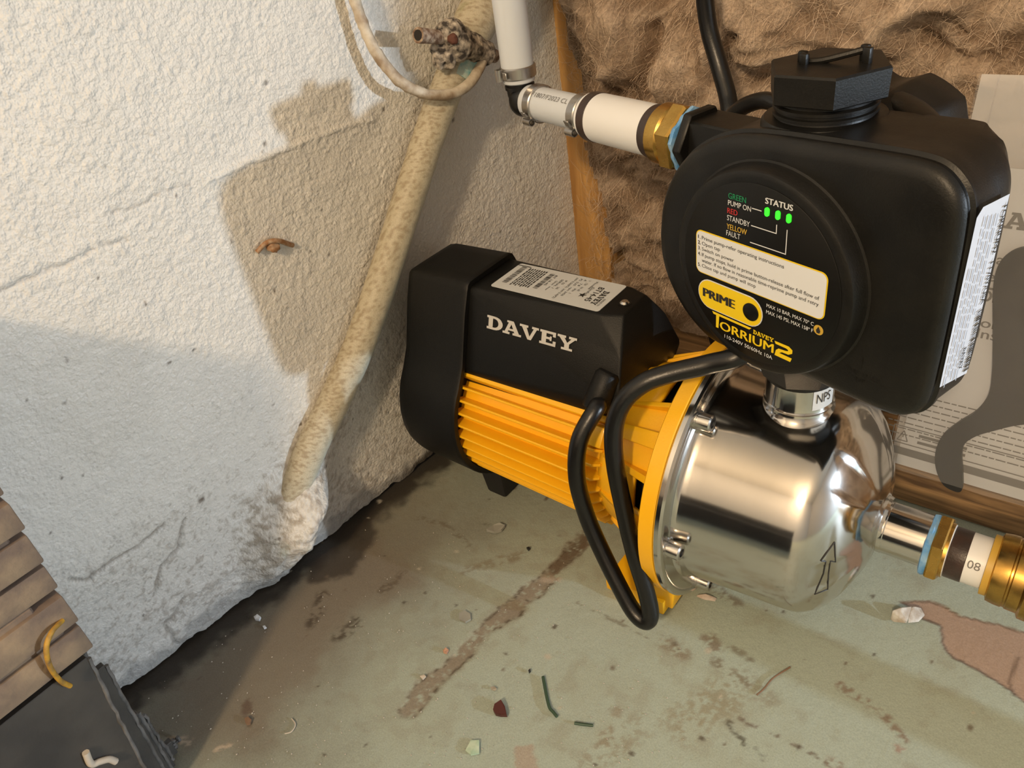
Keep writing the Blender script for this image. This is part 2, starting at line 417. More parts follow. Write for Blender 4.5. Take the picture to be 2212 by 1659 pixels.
def scrape(pts, w, col, amt, lo=.4, hi=.6, wp=.55):
    global colF
    d = dist_line(P2 * (1 - wp) + Wp * wp, fp(*pts)); m = sstep(w * 1.15, w * .35, d) * sstep(lo + .06, hi + .02, N2 * .3 + N3 * .7 + .04) * amt * .9; colF = mixc(colF, m, col); return d
dS = scrape([(1275, 1150), (1190, 1240), (1060, 1350), (960, 1450), (880, 1530)], .0085, (.215, .170, .125), .9, .26, .50, .8)
edge = sstep(.0020, .0002, np.abs(dS - .0056)) * sstep(.45, .60, N3 * .6 + N2 * .4)
colF = mixc(colF, edge * .85, (.075, .052, .034))
scrape([(1275, 1150), (1200, 1225)], .007, (.10, .07, .045), .8, .2, .4)
scrape([(1175, 1250), (1205, 1252)], .004, (.42, .36, .29), .7, .3, .5)
for pts, w, c, am in [([(675, 1345), (690, 1300), (700, 1285)], .006, (.05, .035, .02), .9), ([(735, 1375), (770, 1340)], .006, (.05, .035, .02), .9),
      ([(1590, 1545), (1650, 1575), (1740, 1620), (1800, 1650)], .0016, (.13, .095, .07), .9), ([(1570, 1560), (1600, 1590), (1650, 1635)], .0022, (.06, .05, .035), .9),
      ([(1815, 1480), (1850, 1500), (1880, 1515)], .0035, (.20, .14, .10), .9), ([(1900, 1530), (1935, 1565), (1950, 1590)], .003, (.20, .14, .10), .9),
      ([(1940, 1610), (1945, 1615)], .003, (.30, .19, .15), .8), ([(1800, 1645), (1820, 1655)], .004, (.20, .14, .1), .8), ([(1535, 1380), (1545, 1400)], .006, (.17, .12, .08), .8),
      ([(1540, 1430), (1610, 1470)], .0045, (.15, .12, .08), .75), ([(1580, 1400), (1620, 1425)], .003, (.14, .11, .07), .7),
      ([(1240, 1300), (1350, 1350), (1400, 1380)], .0012, (.12, .095, .06), .6), ([(1300, 1600), (1330, 1530)], .006, (.22, .17, .11), .6),
      ([(1440, 1390), (1470, 1410)], .008, (.19, .14, .09), .7), ([(1130, 1200), (1000, 1230)], .006, (.17, .13, .08), .6), ([(1010, 1180), (960, 1130), (900, 1120)], .003, (.13, .10, .065), .7),
      ([(870, 1240), (850, 1255), (830, 1275)], .005, (.10, .075, .05), .8), ([(530, 1520), (545, 1560)], .004, (.10, .06, .04), .8), ([(1060, 1130), (1040, 1125)], .002, (.1, .08, .06), .6),
      ([(370, 1595), (410, 1600)], .003, (.46, .38, .29), .9), ([(470, 1615), (495, 1605)], .0022, (.46, .38, .29), .9), ([(1650, 1500), (1600, 1460)], .010, (.22, .19, .13), .5),
      ([(1560, 1500), (1480, 1560)], .016, (.24, .21, .135), .7), ([(1280, 1650), (1400, 1560)], .010, (.22, .18, .115), .5), ([(1540, 1270), (1590, 1300)], .006, (.14, .10, .07), .7)]:
    scrape(pts, w, c, am)
pink = sd_poly(P2 * .6 + Wp * .4, fp((1950, 1300), (2010, 1300), (2080, 1330), (2240, 1372), (2400, 1440), (2400, 1600), (2212, 1512), (2150, 1470), (2060, 1420), (2035, 1385), (2030, 1350), (1990, 1335)))
colF = mixc(colF, sstep(.0012, -.0006, pink), np.array([.36, .265, .205])); colF = mixc(colF, sstep(.0013, .0002, np.abs(pink)) * .75, (.10, .065, .045))
colF = mixc(colF, sstep(.0015, .0004, dist_line(P2, fp((2190, 1500), (2180, 1470), (2200, 1420)))) * .6, (.1, .065, .045))
pk2 = sd_poly(Wp, fp((1110, 1600), (1150, 1600), (1175, 1640), (1150, 1680), (1110, 1670)))
colF = mixc(colF, sstep(.001, -.001, pk2) * .6, (.36, .26, .20))
rng = np.random.default_rng(5)
for _ in range(150):
    c = np.array([rng.uniform(-.42, .03), rng.uniform(.04, .44)]); r = rng.uniform(.0006, .0022)
    near = (np.abs(P2[:, 0] - c[0]) < .005) & (np.abs(P2[:, 1] - c[1]) < .005)
    dd = np.linalg.norm((P2[near] - c) * rng.uniform(.6, 1.4, 2), axis=1); m = np.zeros(len(P2)); m[near] = sstep(r, r * .4, dd) * .8
    colF = mixc(colF, m, [(.07, .05, .035), (.13, .10, .07), (.45, .41, .33)][rng.integers(3)])
ZF = (N1 - .5) * .0006 + (N3 - .5) * .0003 - sstep(.0085, .004, dS) * .0004 + sstep(.0003, -.0003, pink) * -.0006
ZF = np.minimum(ZF, .0003) - .0003
fV = np.stack([P2[:, 0], P2[:, 1], ZF], -1)
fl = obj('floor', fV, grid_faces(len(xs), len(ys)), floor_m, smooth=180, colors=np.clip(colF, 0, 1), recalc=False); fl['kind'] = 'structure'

# ---- left wall
ts = axis_pts(-.06, .48, .0014, -1.7, .56); zs = np.concatenate([np.arange(0, .425, .0014), axis_pts(.43, .44, .01, .43, 1.7)[1:]])
TT, ZZ = np.meshgrid(ts, zs); PW = np.stack([TT.ravel(), ZZ.ravel()], -1)
def wp_(*pts): return np.array([wall_tz(x, y) for x, y in pts])
w1 = fbm(PW * np.array([330, 400]), 2, 51); w2 = fbm(PW * 620, 2, 61); w3 = fbm(PW * 22, 4, 71); w4 = fbm(PW * 90, 4, 81)
PWw = PW + (np.stack([fbm(PW * 120, 3, 91), fbm(PW * 120, 3, 95)], -1) - .5) * .008
rough = sstep(.10, .02, PW[:, 1] + (w3 - .5) * .06)
disp = np.abs(w1 - .5) * .0026 * (1 - .5 * rough) + (w2 - .5) * .0005 + (w3 - .5) * .0025
pipe_px = [(1090, -90), (1040, 20), (990, 130), (935, 271), (890, 407), (797, 690), (735, 840), (676, 960), (642, 1045), (618, 1105), (596, 1160)]
pipe_line = wp_(*pipe_px)
dp = dist_line(PW, pipe_line[3:])
lowp = sstep(.16, .05, PW[:, 1])
disp += lowp * .010 * np.exp(-(dp / .020) ** 2)
dpe = dist_line(PWw * .5 + PW * .5, wp_((668, 985), (640, 1050), (606, 1130)))
disp += .011 * np.exp(-(dpe / .0150) ** 2) * sstep(.095, .045, PW[:, 1])
foot = wp_((632, 1075), (606, 1140), (588, 1200))
df = dist_line(PWw, foot); disp += .016 * np.exp(-(df / .021) ** 2) + (w4 - .5) * .008 * np.exp(-(df / .018) ** 2) + (w4 - .5) * .0035 * rough * sstep(.26, .20, PW[:, 0])
dfil = dist_line(PW, wp_((450, 1160), (560, 1260), (640, 1180), (700, 1120)))
colW = np.ones((len(PW), 3)) * np.array([.70, .675, .62])
colW = mixc(colW, sstep(.5, .7, w3) * .3, (.60, .57, .51)); colW = mixc(colW, sstep(.52, .68, w4) * .25, (.62, .60, .56))
for pts, w, dep in [([(0, 622), (42, 612), (139, 570), (169, 553), (236, 527), (278, 519)], .0011, .0012), ([(228, 468), (295, 443), (338, 418), (443, 392)], .0007, .0007),
                    ([(443, 392), (498, 367), (603, 325), (675, 295), (802, 257)], .0012, -.0012), ([(151, 1254), (187, 1250), (222, 1226), (254, 1202), (302, 1171), (357, 1131)], .0012, .0018),
                    ([(397, 1123), (381, 1187), (349, 1222), (334, 1286)], .0012, .0016), ([(393, 1294), (373, 1337), (357, 1345), (385, 1393)], .0014, .002), ([(660, 1085), (600, 1130), (560, 1140)], .001, .0014)]:
    d = dist_line(PWw * .6 + PW * .4, wp_(*pts)); disp -= dep * sstep(w * 1.6, 0, d)
    if dep > 0: colW = mixc(colW, sstep(w * 1.3, w * .2, d) * (.75 if dep > .0013 else .35), (.16, .12, .08))
    else: disp += .0006 * sstep(.014, 0, d)
dirt = sstep(.64, .74, w1 * .85 + w4 * .15 + .10 * sstep(.09, .02, PW[:, 1])) * sstep(.16, .05, PW[:, 1])
colW = mixc(colW, dirt * .55, (.20, .145, .09))
dl = dist_line(PWw, wp_((800, 690), (700, 900), (620, 1050), (560, 1130)))
colW = mixc(colW, sstep(.030, .004, dl) * sstep(.16, .10, PW[:, 1]) * sstep(.42, .60, w4 * .3 + w1 * .7) * .65, (.22, .16, .10))
colW = mixc(colW, sstep(.030, .010, dist_line(PWw, wp_((560, 1120), (600, 1240)))) * sstep(.46, .60, w1 * .7 + w4 * .3) * .5, (.30, .25, .17))
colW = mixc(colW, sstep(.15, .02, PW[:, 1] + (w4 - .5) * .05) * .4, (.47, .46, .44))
pits = sstep(.66, .76, w2) * sstep(.22, .10, PW[:, 1]) * sstep(.42, .58, w3)
colW = mixc(colW, pits * .45, (.30, .28, .25)); disp -= pits * .0006
teal = sstep(.012, .003, dist_line(PWw, wp_((590, 1150), (600, 1175)))) * sstep(.4, .6, w4); colW = mixc(colW, teal * .45, (.30, .48, .45))
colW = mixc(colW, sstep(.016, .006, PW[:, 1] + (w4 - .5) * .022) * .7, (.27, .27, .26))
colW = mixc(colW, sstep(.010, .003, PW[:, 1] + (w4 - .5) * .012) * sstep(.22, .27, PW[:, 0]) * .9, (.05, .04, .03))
for _ in range(90):
    c = np.array([rng.uniform(-.05, .45), rng.uniform(.0, .40) ** 1.2]); r = rng.uniform(.0004, .0013); near = np.abs(PW - c).max(1) < .004
    m = np.zeros(len(PW)); m[near] = sstep(r, r * .3, np.linalg.norm((PW[near] - c) * rng.uniform(.5, 1.4, 2), axis=1)) * .85; colW = mixc(colW, m, (.07, .05, .035))
for (x, y), r in [((145, 780), .0013), ((360, 788), .002), ((567, 310), .0022), ((558, 330), .0014), ((827, 383), .001), ((648, 912), .0025), ((595, 622), .0022), ((715, 545), .0012), ((430, 1075), .003)]:
    d = np.linalg.norm(PWw - wall_tz(x, y), axis=1); colW = mixc(colW, sstep(r, r * .4, d) * .85, (.09, .06, .035))
zoff = np.where(PW[:, 1] < .0005, .002 + .010 * np.maximum(0, vnoise(np.stack([PW[:, 0] * 120, PW[:, 0] * 0], -1), 7) - .35), 0)
zlow = sstep(.02, 0, PW[:, 1])
wV = WA + PW[:, :1] * WD + disp[:, None] * WN; wV[:, 2] = PW[:, 1] + zlow * (.001 + .006 * np.maximum(0, fbm(np.stack([PW[:, 0] * 60, PW[:, 0] * 0], -1), 3, 7) - .42) * 2)
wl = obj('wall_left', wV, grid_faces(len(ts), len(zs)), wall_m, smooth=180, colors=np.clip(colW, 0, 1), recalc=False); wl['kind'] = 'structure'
wb = MB().add(box((-.6, .625, -.02), (1.2, .64, 1.5))).obj('wall_back', pmat('wall_sheathing', (.14, .09, .05), .9)); wb['kind'] = 'structure'

for nm, a_, b_, c_ in (('wall_front', (-.6, -1.62, -.02), (1.62, -1.60, 1.62), (.42, .41, .40)), ('wall_right', (1.60, -1.62, -.02), (1.62, .64, 1.62), (.36, .36, .37)), ('ceiling', (-.7, -1.62, 1.60), (1.62, .64, 1.62), (.38, .36, .33))):
    MB().add(box(a_, b_)).obj(nm, pmat(nm + '_paint', c_, .8))['kind'] = 'structure'

# ---- timber frame
st = MB().add(box((-.389, .540, .032), (-.352, .62, 1.2), .0015)).obj('timber_stud', wood_stud)
tag(st, 'yellowish pine wall stud standing in the corner beside the insulation', 'stud')
pl = MB().add(box((-.387, .456, .0006), (.9, .62, .0318), .0018)).obj('bottom_plate', wood_plate)
tag(pl, 'weathered brown timber plate lying on the floor under the insulation', 'timber')

# ---- insulation batt: bulging wool and loose fibres
xi = np.arange(-.386, .56, .0035); zi = np.arange(.0330, .50, .0035); XI, ZI = np.meshgrid(xi, zi); PI_ = np.stack([XI.ravel(), ZI.ravel()], -1)
PIw = PI_ + (np.stack([fbm(PI_ * 18, 3, 111), fbm(PI_ * 18, 3, 112)], -1) - .5) * .09
b1 = fbm(PIw * np.array([14, 20]), 4, 121); b2 = fbm(PIw * np.array([50, 80]), 4, 131); b3 = fbm(PIw * 190, 3, 141)
rid = 1 - np.abs(fbm(PIw * np.array([20, 36]), 3, 151) - .5) * 4
yI = .560 - .034 * sstep(.25, .75, b1) * np.minimum(1, .55 + (ZI.ravel()) * 1.6) * (1 - .45 * sstep(-.16, -.08, PI_[:, 0]) * sstep(.30, .24, PI_[:, 1])) - .010 * np.clip(rid, 0, 1) - .014 * (b2 - .5) - .006 * (b3 - .5)
edgex = -.372 + .020 * sstep(.30, .06, PI_[:, 1]) + (fbm(PI_ * 40, 3, 171) - .5) * .02
yI += .012 * sstep(.010, 0, PI_[:, 0] - edgex) - .085 * sstep(.12, .26, PI_[:, 0]) + sstep(.10, .035, PI_[:, 1]) * .012  # unseen swelling added at the right end to keep cool light off the corner
cI = np.ones((len(PI_), 3)) * np.array([.33, .245, .175]); cI = mixc(cI, sstep(.42, .62, b2 * .6 + b3 * .4), (.47, .365, .275)); cI = mixc(cI, sstep(.48, .70, b1 * .5 + fbm(PIw * 30, 3, 161) * .5) * .7, (.58, .455, .345))
cI = mixc(cI, sstep(.52, .34, b2) * .55, (.19, .125, .08))
fI = grid_faces(len(xi), len(zi)); fI = fI[(PI_[:, 0] > edgex)[fI].all(1)]; yI = np.where(PI_[:, 0] < -.345, np.minimum(yI, .5375), yI); ins = thing('insulation_batt', 'fluffy brown glass wool batt filling the wall bay behind the pump', 'insulation', (-.03, .55, .032))
obj('wool', np.stack([PI_[:, 0], yI, PI_[:, 1]], -1), fI, insul_m, ins, smooth=180, colors=np.clip(cI, 0, 1), recalc=False)
fm = attr_mat('wool_fibre', .9, 0., 300., .1, 200., .05); Vs, Fs, Cs = [], [], []; nb = 0
yg = yI.reshape(XI.shape)
for k in range(15000):
    x, z = rng.uniform(-.37, .05), rng.uniform(.035, .40); ang = rng.normal(.9, .8) + 3 * (vnoise(np.array([[x * 14, z * 14]]), 5)[0] - .5); L = rng.uniform(.008, .035); cur = rng.normal(0, 70); n = 7; lift = rng.uniform(0, .006) * (1 if rng.random() < .8 else 2)
    pts = []
    for i in range(n):
        ix = min(max(int((x + .386) / .0035), 0), len(xi) - 1); iz = min(max(int((z - .033) / .0035), 0), len(zi) - 1)
        pts.append((x, yg[iz, ix] - .0008 - lift * math.sin(math.pi * i / (n - 1)), z)); x += math.cos(ang) * L / n; z += math.sin(ang) * L / n; ang += cur * L / n
    pts = np.array(pts); w = rng.uniform(.00004, .00013); T = np.gradient(pts, axis=0); q = np.cross(T, [0, 1, .3]); q /= np.linalg.norm(q, axis=1)[:, None] + 1e-9
    Vs.append(np.vstack([pts - q * w, pts + q * w])); Fs += [[nb + i, nb + i + 1, nb + n + i + 1, nb + n + i] for i in range(n - 1)]; nb += 2 * n
    c = np.array([.52, .41, .31]) * rng.uniform(.6, 1.5); Cs.append(np.tile(c, (2 * n, 1)))
fo = obj('loose_fibres', np.vstack(Vs), Fs, fm, ins, smooth=None, colors=np.clip(np.vstack(Cs), 0, 1), recalc=False, kind='stuff')

# ================================================================== PIPEWORK ON THE LEFT WALL
offs = [.018, .018, .018, .017, .016, .013, .011, .010, .0095, .0075, -.004]
pp = catmull([on_wall(x, y, o) for (x, y), o in zip(pipe_px, offs)], 40)
pr = np.interp(np.linspace(0, 1, len(pp)), [0, .13, .15, .16, .9, 1], [.0150, .0150, .0140, .0112, .0112, .0125])
V, F = tube(pp, .011, 36, rv=pr)
nn_ = fbm(V * 160, 4, 201); V2 = V + (nn_ - .5)[:, None] * .0012
zc = (V[:, 2])[:, None]; cP = np.ones((len(V), 3)) * np.array([.60, .57, .45])
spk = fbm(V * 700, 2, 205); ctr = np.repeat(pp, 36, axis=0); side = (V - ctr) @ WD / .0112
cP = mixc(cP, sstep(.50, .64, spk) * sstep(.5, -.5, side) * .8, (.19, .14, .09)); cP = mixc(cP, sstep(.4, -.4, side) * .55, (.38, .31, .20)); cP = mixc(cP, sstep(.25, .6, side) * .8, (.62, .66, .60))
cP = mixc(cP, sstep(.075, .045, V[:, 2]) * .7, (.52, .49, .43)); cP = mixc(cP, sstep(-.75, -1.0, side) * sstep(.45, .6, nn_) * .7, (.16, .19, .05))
wp = thing('wall_pipe', 'cream painted steel pipe slanting down the white wall into the floor corner', 'pipe', on_wall(640, 1090, .01) * np.array([1, 1, 0]))
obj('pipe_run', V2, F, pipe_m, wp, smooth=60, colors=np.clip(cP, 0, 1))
tl = np.array([on_wall(995, 150, .017), on_wall(985, 165, .017)])
m = MB(); m.add(tube(catmull([on_wall(1003, 128, .018), on_wall(990, 150, .018), on_wall(982, 170, .018)], 5), .0128, 18))
obj('verdigris_collar', *m.out(), pmat('verdigris', (.42, .52, .47), .7, var=.9, vscale=180., vcol=(.10, .36, .42), bump=.5, bscale=300), wp, label='pale green corroded collar')
vv = thing('drain_valve', 'small corroded brass valve on the painted pipe near the corner', 'valve', on_wall(990, 150, .02))
def blob(c, r, seed, amp=.35, sc=(1, 1, 1), n=18):
    V, F = lathe([(-r * math.cos(math.pi * k / n), max(r * math.sin(math.pi * k / n), 1e-5)) for k in range(n + 1)], (0, 0, 0), (0, 0, 1), 24)
    d = fbm(V / r * 1.6 + seed, 4, seed); V = V * (1 + (d - .5)[:, None] * 2 * amp) * np.array(sc); return V + np.asarray(c), F
MBv = MB().add(blob(on_wall(975, 92, .030), .0132, 3, .42)).add(blob(on_wall(970, 74, .034), .0092, 9, .4)).add(blob(on_wall(1015, 105, .026), .0105, 5, .3)).add(blob(on_wall(958, 118, .028), .0085, 15, .55))
MBv.add(tube(catmull([on_wall(985, 90, .030), on_wall(1020, 104, .028), on_wall(1050, 116, .026)], 6), .0085, 14, rv=None))
MBv.obj('valve_body', rust_m, vv, smooth=60)
MB().add(lathe([(0, .0042), (.0, .0048), (.014, .0044), (.022, .0042)], on_wall(903, 76, .036), on_wall(965, 82, .033) - on_wall(903, 76, .036), 16)).obj('handle_stub', rust2_m, vv)
MB().add(cyl(on_wall(902, 76, .0362), on_wall(906, 76, .0360), .0032, 12)).obj('stub_bore', void_m, vv)
a, b = on_wall(1052, 116, .027), on_wall(1078, 124, .026)
MB().add(lathe([(0, .0062), (.003, .0062), (.0032, .0048), (.0088, .0046), (.0095, .0036)], a, b - a, 14)).obj('bolt_end', rust2_m, vv)
MB().add(blob(on_wall(978, 84, .041), .0035, 4, .3)).obj('stem_nut', pmat('oxide_red', (.10, .035, .02), .8), vv)
lp = catmull([on_wall(x, y, o) for x, y, o in [(745, -60, .012), (768, 5, .013), (788, 62, .015), (818, 122, .019), (862, 174, .025), (920, 203, .030), (975, 203, .033), (1012, 182, .034), (1034, 150, .032), (1042, 130, .029)]], 9)
V, F = tube(lp, .0036, 14); V = V + (fbm(V * 300, 3, 301) - .5)[:, None] * .0012
tag(obj('drain_tube', V, F, hose_m, smooth=70), 'dirty cream tube curving down the wall into the corroded valve', 'tube')
tag(MB().add(blob(on_wall(590, 532, .003), .0042, 6, .5, (1, 1, 1))).add(tube(catmull([on_wall(555, 545, .002), on_wall(575, 525, .004), on_wall(600, 520, .006), on_wall(632, 530, .002)], 5), .0016, 8)).obj('dry_husk', cocoon_m, smooth=60), 'small dry brown husk stuck on the white wall', 'debris')

# ================================================================== WATER PUMP
pump = thing('water_pump', 'yellow and black electric water pump with a polished steel wet end', 'pump', (-.2, YA, 0))
PXA = (1, 0, 0)
def pol(x, deg, r, yc=YA, zc=ZA):
    t = math.radians(deg); return np.array([x, yc - r * math.cos(t), zc + r * math.sin(t)])
# polished steel casing
body_prof = [(-.1545, .030), (-.1545, .0832), (-.1535, .0838), (-.1510, .0838), (-.1496, .0828), (-.1490, .0812), (-.1492, .0796), (-.1498, .0786), (-.1500, .0740), (-.1498, .0712), (-.1488, .0702), (-.1470, .0694), (-.1440, .0689), (-.136, .0682),
             (-.120, .0672), (-.104, .0663), (-.0930, .0659), (-.0870, .0653), (-.0825, .0644), (-.0790, .0624), (-.0750, .0582), (-.0705, .0520), (-.0660, .0446), (-.0620, .0370), (-.0594, .0302), (-.0580, .0245), (-.0574, .0198), (-.0568, .0168), (-.0556, .0151), (-.0540, .0146)]
def rmod(h, r, t):
    # lathe frame: recover angle about the axis; pressed panels on the cone
    if -.079 < h < -.0595:
        w = math.sin(math.pi * (h + .079) / .0195); a = (t * 6 / (2 * math.pi)) % 1
        return r + .0026 * w * float(sstep(.12, .20, np.array(a)) * sstep(.88, .80, np.array(a)))
    return r
casV, casF = lathe(body_prof, (0, YA, ZA), PXA, 180, rfun=rmod)
obj('wet_end_casing', casV, casF, steel, pump, smooth=28)
obj('suction_spigot', *lathe([(-.064, .0146), (-.0560, .0146), (-.0555, .0149), (-.0535, .0149), (-.0530, .0146), (-.0318, .0146)], (0, YA - .0005, ZA - .0025), PXA, 48), steel, pump, smooth=30)
nk = [(.146, .0215), (.1505, .0205), (.1525, .0190), (.1540, .0180), (.1560, .0176), (.1575, .0183), (.1590, .0176), (.1745, .0176)]
obj('discharge_neck', *lathe(nk, (CO[0], YA, 0), (0, 0, 1), 48), steel, pump, smooth=30)
# NPS tag on the neck
def neckmap(a, z, d): return np.array([CO[0] + (.0176 + d) * math.sin(a), YA - (.0176 + d) * math.cos(a), z])
a0 = .72
secs = [[neckmap(a0 + .085 * i, zz, .0003) for i in range(10)] for zz in (.1600, .1742)]
Vn = np.array(secs[0] + secs[1]); nl = obj('size_tag', Vn, [[i, i + 1, 11 + i, 10 + i] for i in range(9)], white_lab, pump)
mb = MB(); text(mb, 'NPS', a0 + .10, .1645, .48, .0058, neckmap, .0006, .01); mb.obj('tag_print', prt_black, nl, smooth=None)
# socket screws round the flange
def socket_screw(x, deg, R, parent, head=.0049, L=.0078):
    c = pol(x, deg, R); s = lathe([(-.0015, .0068), (0, .0068), (.0002, .0064), (.0003, .0056), (.0018, .0056), (.0019, head), (.0019 + L - .0008, head), (.0019 + L, head - .0008), (.0019 + L, .0026), (L - .0015, .0026)], c, PXA, 48, rfun=lambda h, r, t: r * (1 + (.025 * math.cos(24 * t) if .0022 < h < L + .001 and r == head else 0)))
    o = obj('socket_screw', *s, chrome, parent, smooth=40); k = c + np.array([L - .0014, 0, 0]); obj('hex_socket', *prism(k, k + [.0012, 0, 0], .0025, 6, bev=0.), void_m, o, smooth=None); return o
for dg in (60, 0, -60, 120, 180, 240): socket_screw(-.1502, dg, .0752, pump)
# arrow scratched on the casing, with black pen
from mathutils.bvhtree import BVHTree
cas_bvh = BVHTree.FromPolygons([Vector(v) for v in casV], casF)
def apx(x, y):
    r = _n(ray(x, y)); h = cas_bvh.ray_cast(Vector(CAM), Vector(r))[0]; return np.array(h) - r * .0003
ar = [(1803, 1171), (1773, 1212), (1784, 1213), (1779, 1240), (1760, 1284), (1788, 1273), (1790, 1240), (1794, 1212), (1805, 1214), (1803, 1171)]
arp = [apx(p[0] + (q[0] - p[0]) * t, p[1] + (q[1] - p[1]) * t) for p, q in zip(ar[:-1], ar[1:]) for t in np.linspace(0, 1, 8, endpoint=False)] + [apx(*ar[-1])]
obj('flow_arrow', *tube(np.array([a + (b - a) * t for a, b in zip(arp[:-1], arp[1:]) for t in (0,)] + [arp[-1]]), .00032, 6), prt_black, pump, label='hand drawn black arrow outline')
# yellow bracket
seg = 96; hx = [-.209, -.205, -.196, -.188, -.180, -.176, -.172, -.168, -.1655, -.1635]; hr = [.0535, .0545, .0570, .0595, .0620, .0632, .0645, .0658, .0668, .0676]
V = []; F = []
for X, r in zip(hx, hr):
    for i in range(seg): V.append(pol(X, 360 * i / seg, r))
wins = [(66, 90), (2, 26), (-60, -36), (96, 120), (156, 180), (216, 240)]
for k in range(len(hx) - 1):
    for i in range(seg):
        a = (360 * (i + .5) / seg + 180) % 360 - 180; a2 = a + 360
        if 4 <= k <= 7 and any(w0 < a < w1 or w0 < a2 < w1 for w0, w1 in wins): continue
        j = (i + 1) % seg; F.append([k * seg + i, k * seg + j, (k + 1) * seg + j, (k + 1) * seg + i])
bell = obj('motor_bracket', V, F, yellow, pump, smooth=30)
sm = bell.modifiers.new('thick', 'SOLIDIFY'); sm.thickness = .0035; sm.offset = -1
obj('bracket_core', *lathe([(-.208, .045), (-.158, .045)], (0, YA, ZA), PXA, 32), void_m, pump)
obj('bracket_flange', *lathe([(-.1640, .060), (-.1640, .0826), (-.1632, .0838), (-.1552, .0840), (-.1546, .0834), (-.1546, .060)], (0, YA, ZA), PXA, 96, cap=False), yellow, pump, smooth=30)
def rib(d0, wdeg, h0, h1, x0=-.206, x1=-.1635, r0=.0545, r1=.0676):
    P = []
    for X, r, h in ((x0, r0, h0), (x1, r1, h1)):
        for e in (-1, 1):
            P += [pol(X, d0 + e * wdeg / 2, r - .004), pol(X, d0 + e * wdeg / 2 * .85, r + h)]
    return hull(P, .0004, 1)
for dg, w, h0, h1 in ((46, 9, .0050, .0085), (93, 4, .002, .007), (28, 4, .001, .0085), (64, 3, .000, .0065), (0, 3, .001, .008), (-34, 4, .002, .008), (-62, 5, .002, .008), (134, 9, .005, .0085), (122, 4, .001, .007), (154, 4, .001, .008)):
    obj('bracket_rib', *rib(dg, w, h0, h1), yellow, pump)
# feet
ft = MB(); ft.add(hull([(-.2065, .282, .0), (-.2065, .402, 0), (-.163, .282, 0), (-.163, .402, 0), (-.2065, .282, .010), (-.2065, .402, .010), (-.163, .282, .012), (-.163, .402, .012)], .0012, 2))
ft.add(hull([(-.176, .283, .008), (-.176, .401, .008), (-.158, .285, .006), (-.158, .399, .006), (-.172, .292, .040), (-.172, .390, .040), (-.158, .290, .040), (-.158, .392, .040)], .001, 2))
ft.add(hull([(-.205, .334, .008), (-.205, .350, .008), (-.172, .332, .008), (-.172, .352, .008), (-.200, .336, .040), (-.200, .348, .040), (-.172, .334, .040), (-.172, .350, .040)], .0008, 1))
ft.obj('bracket_foot', yellow, pump)
obj('rubber_foot', *hull([(-.340, .318, 0), (-.322, .318, 0), (-.340, .362, 0), (-.322, .362, 0), (-.343, .314, .040), (-.319, .314, .040), (-.343, .366, .040), (-.319, .366, .040)], .002, 2), darkrub, pump)
# motor barrel and cooling fins
obj('motor_barrel', *lathe([(-.330, .0475), (-.212, .0500), (-.206, .0510)], (0, YA, ZA), PXA, 64), yellow, pump)
def fin(dg, h=1.0, thick=.00085):
    t = math.radians(dg); er = np.array([0, -math.cos(t), math.sin(t)]); et = np.array([0, math.sin(t), math.cos(t)]); P = []
    for X, ri, ro in ((-.327, .045, .0564), (-.2105, .047, .0600 * h), (-.2065, .047, .0555)):
        P.append([np.array([X, YA, ZA]) + er * r + et * s for r, s in ((ri, thick * 1.9), (ro - .0004, thick), (ro, thick * .4), (ro, -thick * .4), (ro - .0004, -thick), (ri, -thick * 1.9))])
    return loft([np.array(q) for q in P])
for dg in [39, 29.5, 20, 10.4, 1, -8.8, -18.3, -28, -38, -48, -58, -68, -78, -88] + [141, 150.5, 160, 170, 180, 190, 200, 210, 220, 232, 244, 256]:
    obj('cooling_fin', *fin(dg), yellow, pump, smooth=30)
obj('barrel_shoulder', *hull([pol(x, a, r) for x in (-.327, -.2075) for a, r in ((46, .048), (57, .048), (47, .0565), (56, .058))], .0006, 1), yellow, pump)
obj('through_bolt_boss', *hull([pol(x, a, r) for x in (-.2165, -.2055) for a, r in ((30, .050), (46, .050), (32, .0615), (44, .0625))], .001, 2), yellow, pump)
c = pol(-.2165, 39, .0572); obj('through_bolt', *lathe([(0, .0041), (-.0052, .0041), (-.0060, .0034)], c, PXA, 24), chrome, pump)
# fan cowl
YC = .3450
def cowl_sec(g, zt=.1915):
    P = []
    half = [(.0000, zt), (.012, zt), (.0215, zt - .0002), (.0240, zt - .0016), (.0258, zt - .0052), (.0322, .172), (.0392, .152), (.0440, .138)]
    R = .0605; offy = YC - YA
    arc = [(R * math.cos(a), ZA + R * math.sin(a)) for a in np.linspace(math.radians(38), math.radians(-90), 20)]
    right = half + arc; left = [(-x, z) for x, z in right[1:-1]][::-1]
    return inset2d(np.array(right + left), g)
def cs(x, g): return np.array([[x, YC - yy * 1.0 - (0 if zz > .13 else (YC - YA)), zz] for yy, zz in cowl_sec(g)])
secs = [cs(-.381, .030), cs(-.381, .012), cs(-.3795, .0050), cs(-.3755, .0012), cs(-.370, 0), cs(-.3245, -.0010), cs(-.3215, -.0012), cs(-.3205, -.0006), cs(-.3205, .0030), cs(-.326, .0040)]
obj('fan_cowl', *loft(secs, True), blackp, pump, smooth=40)
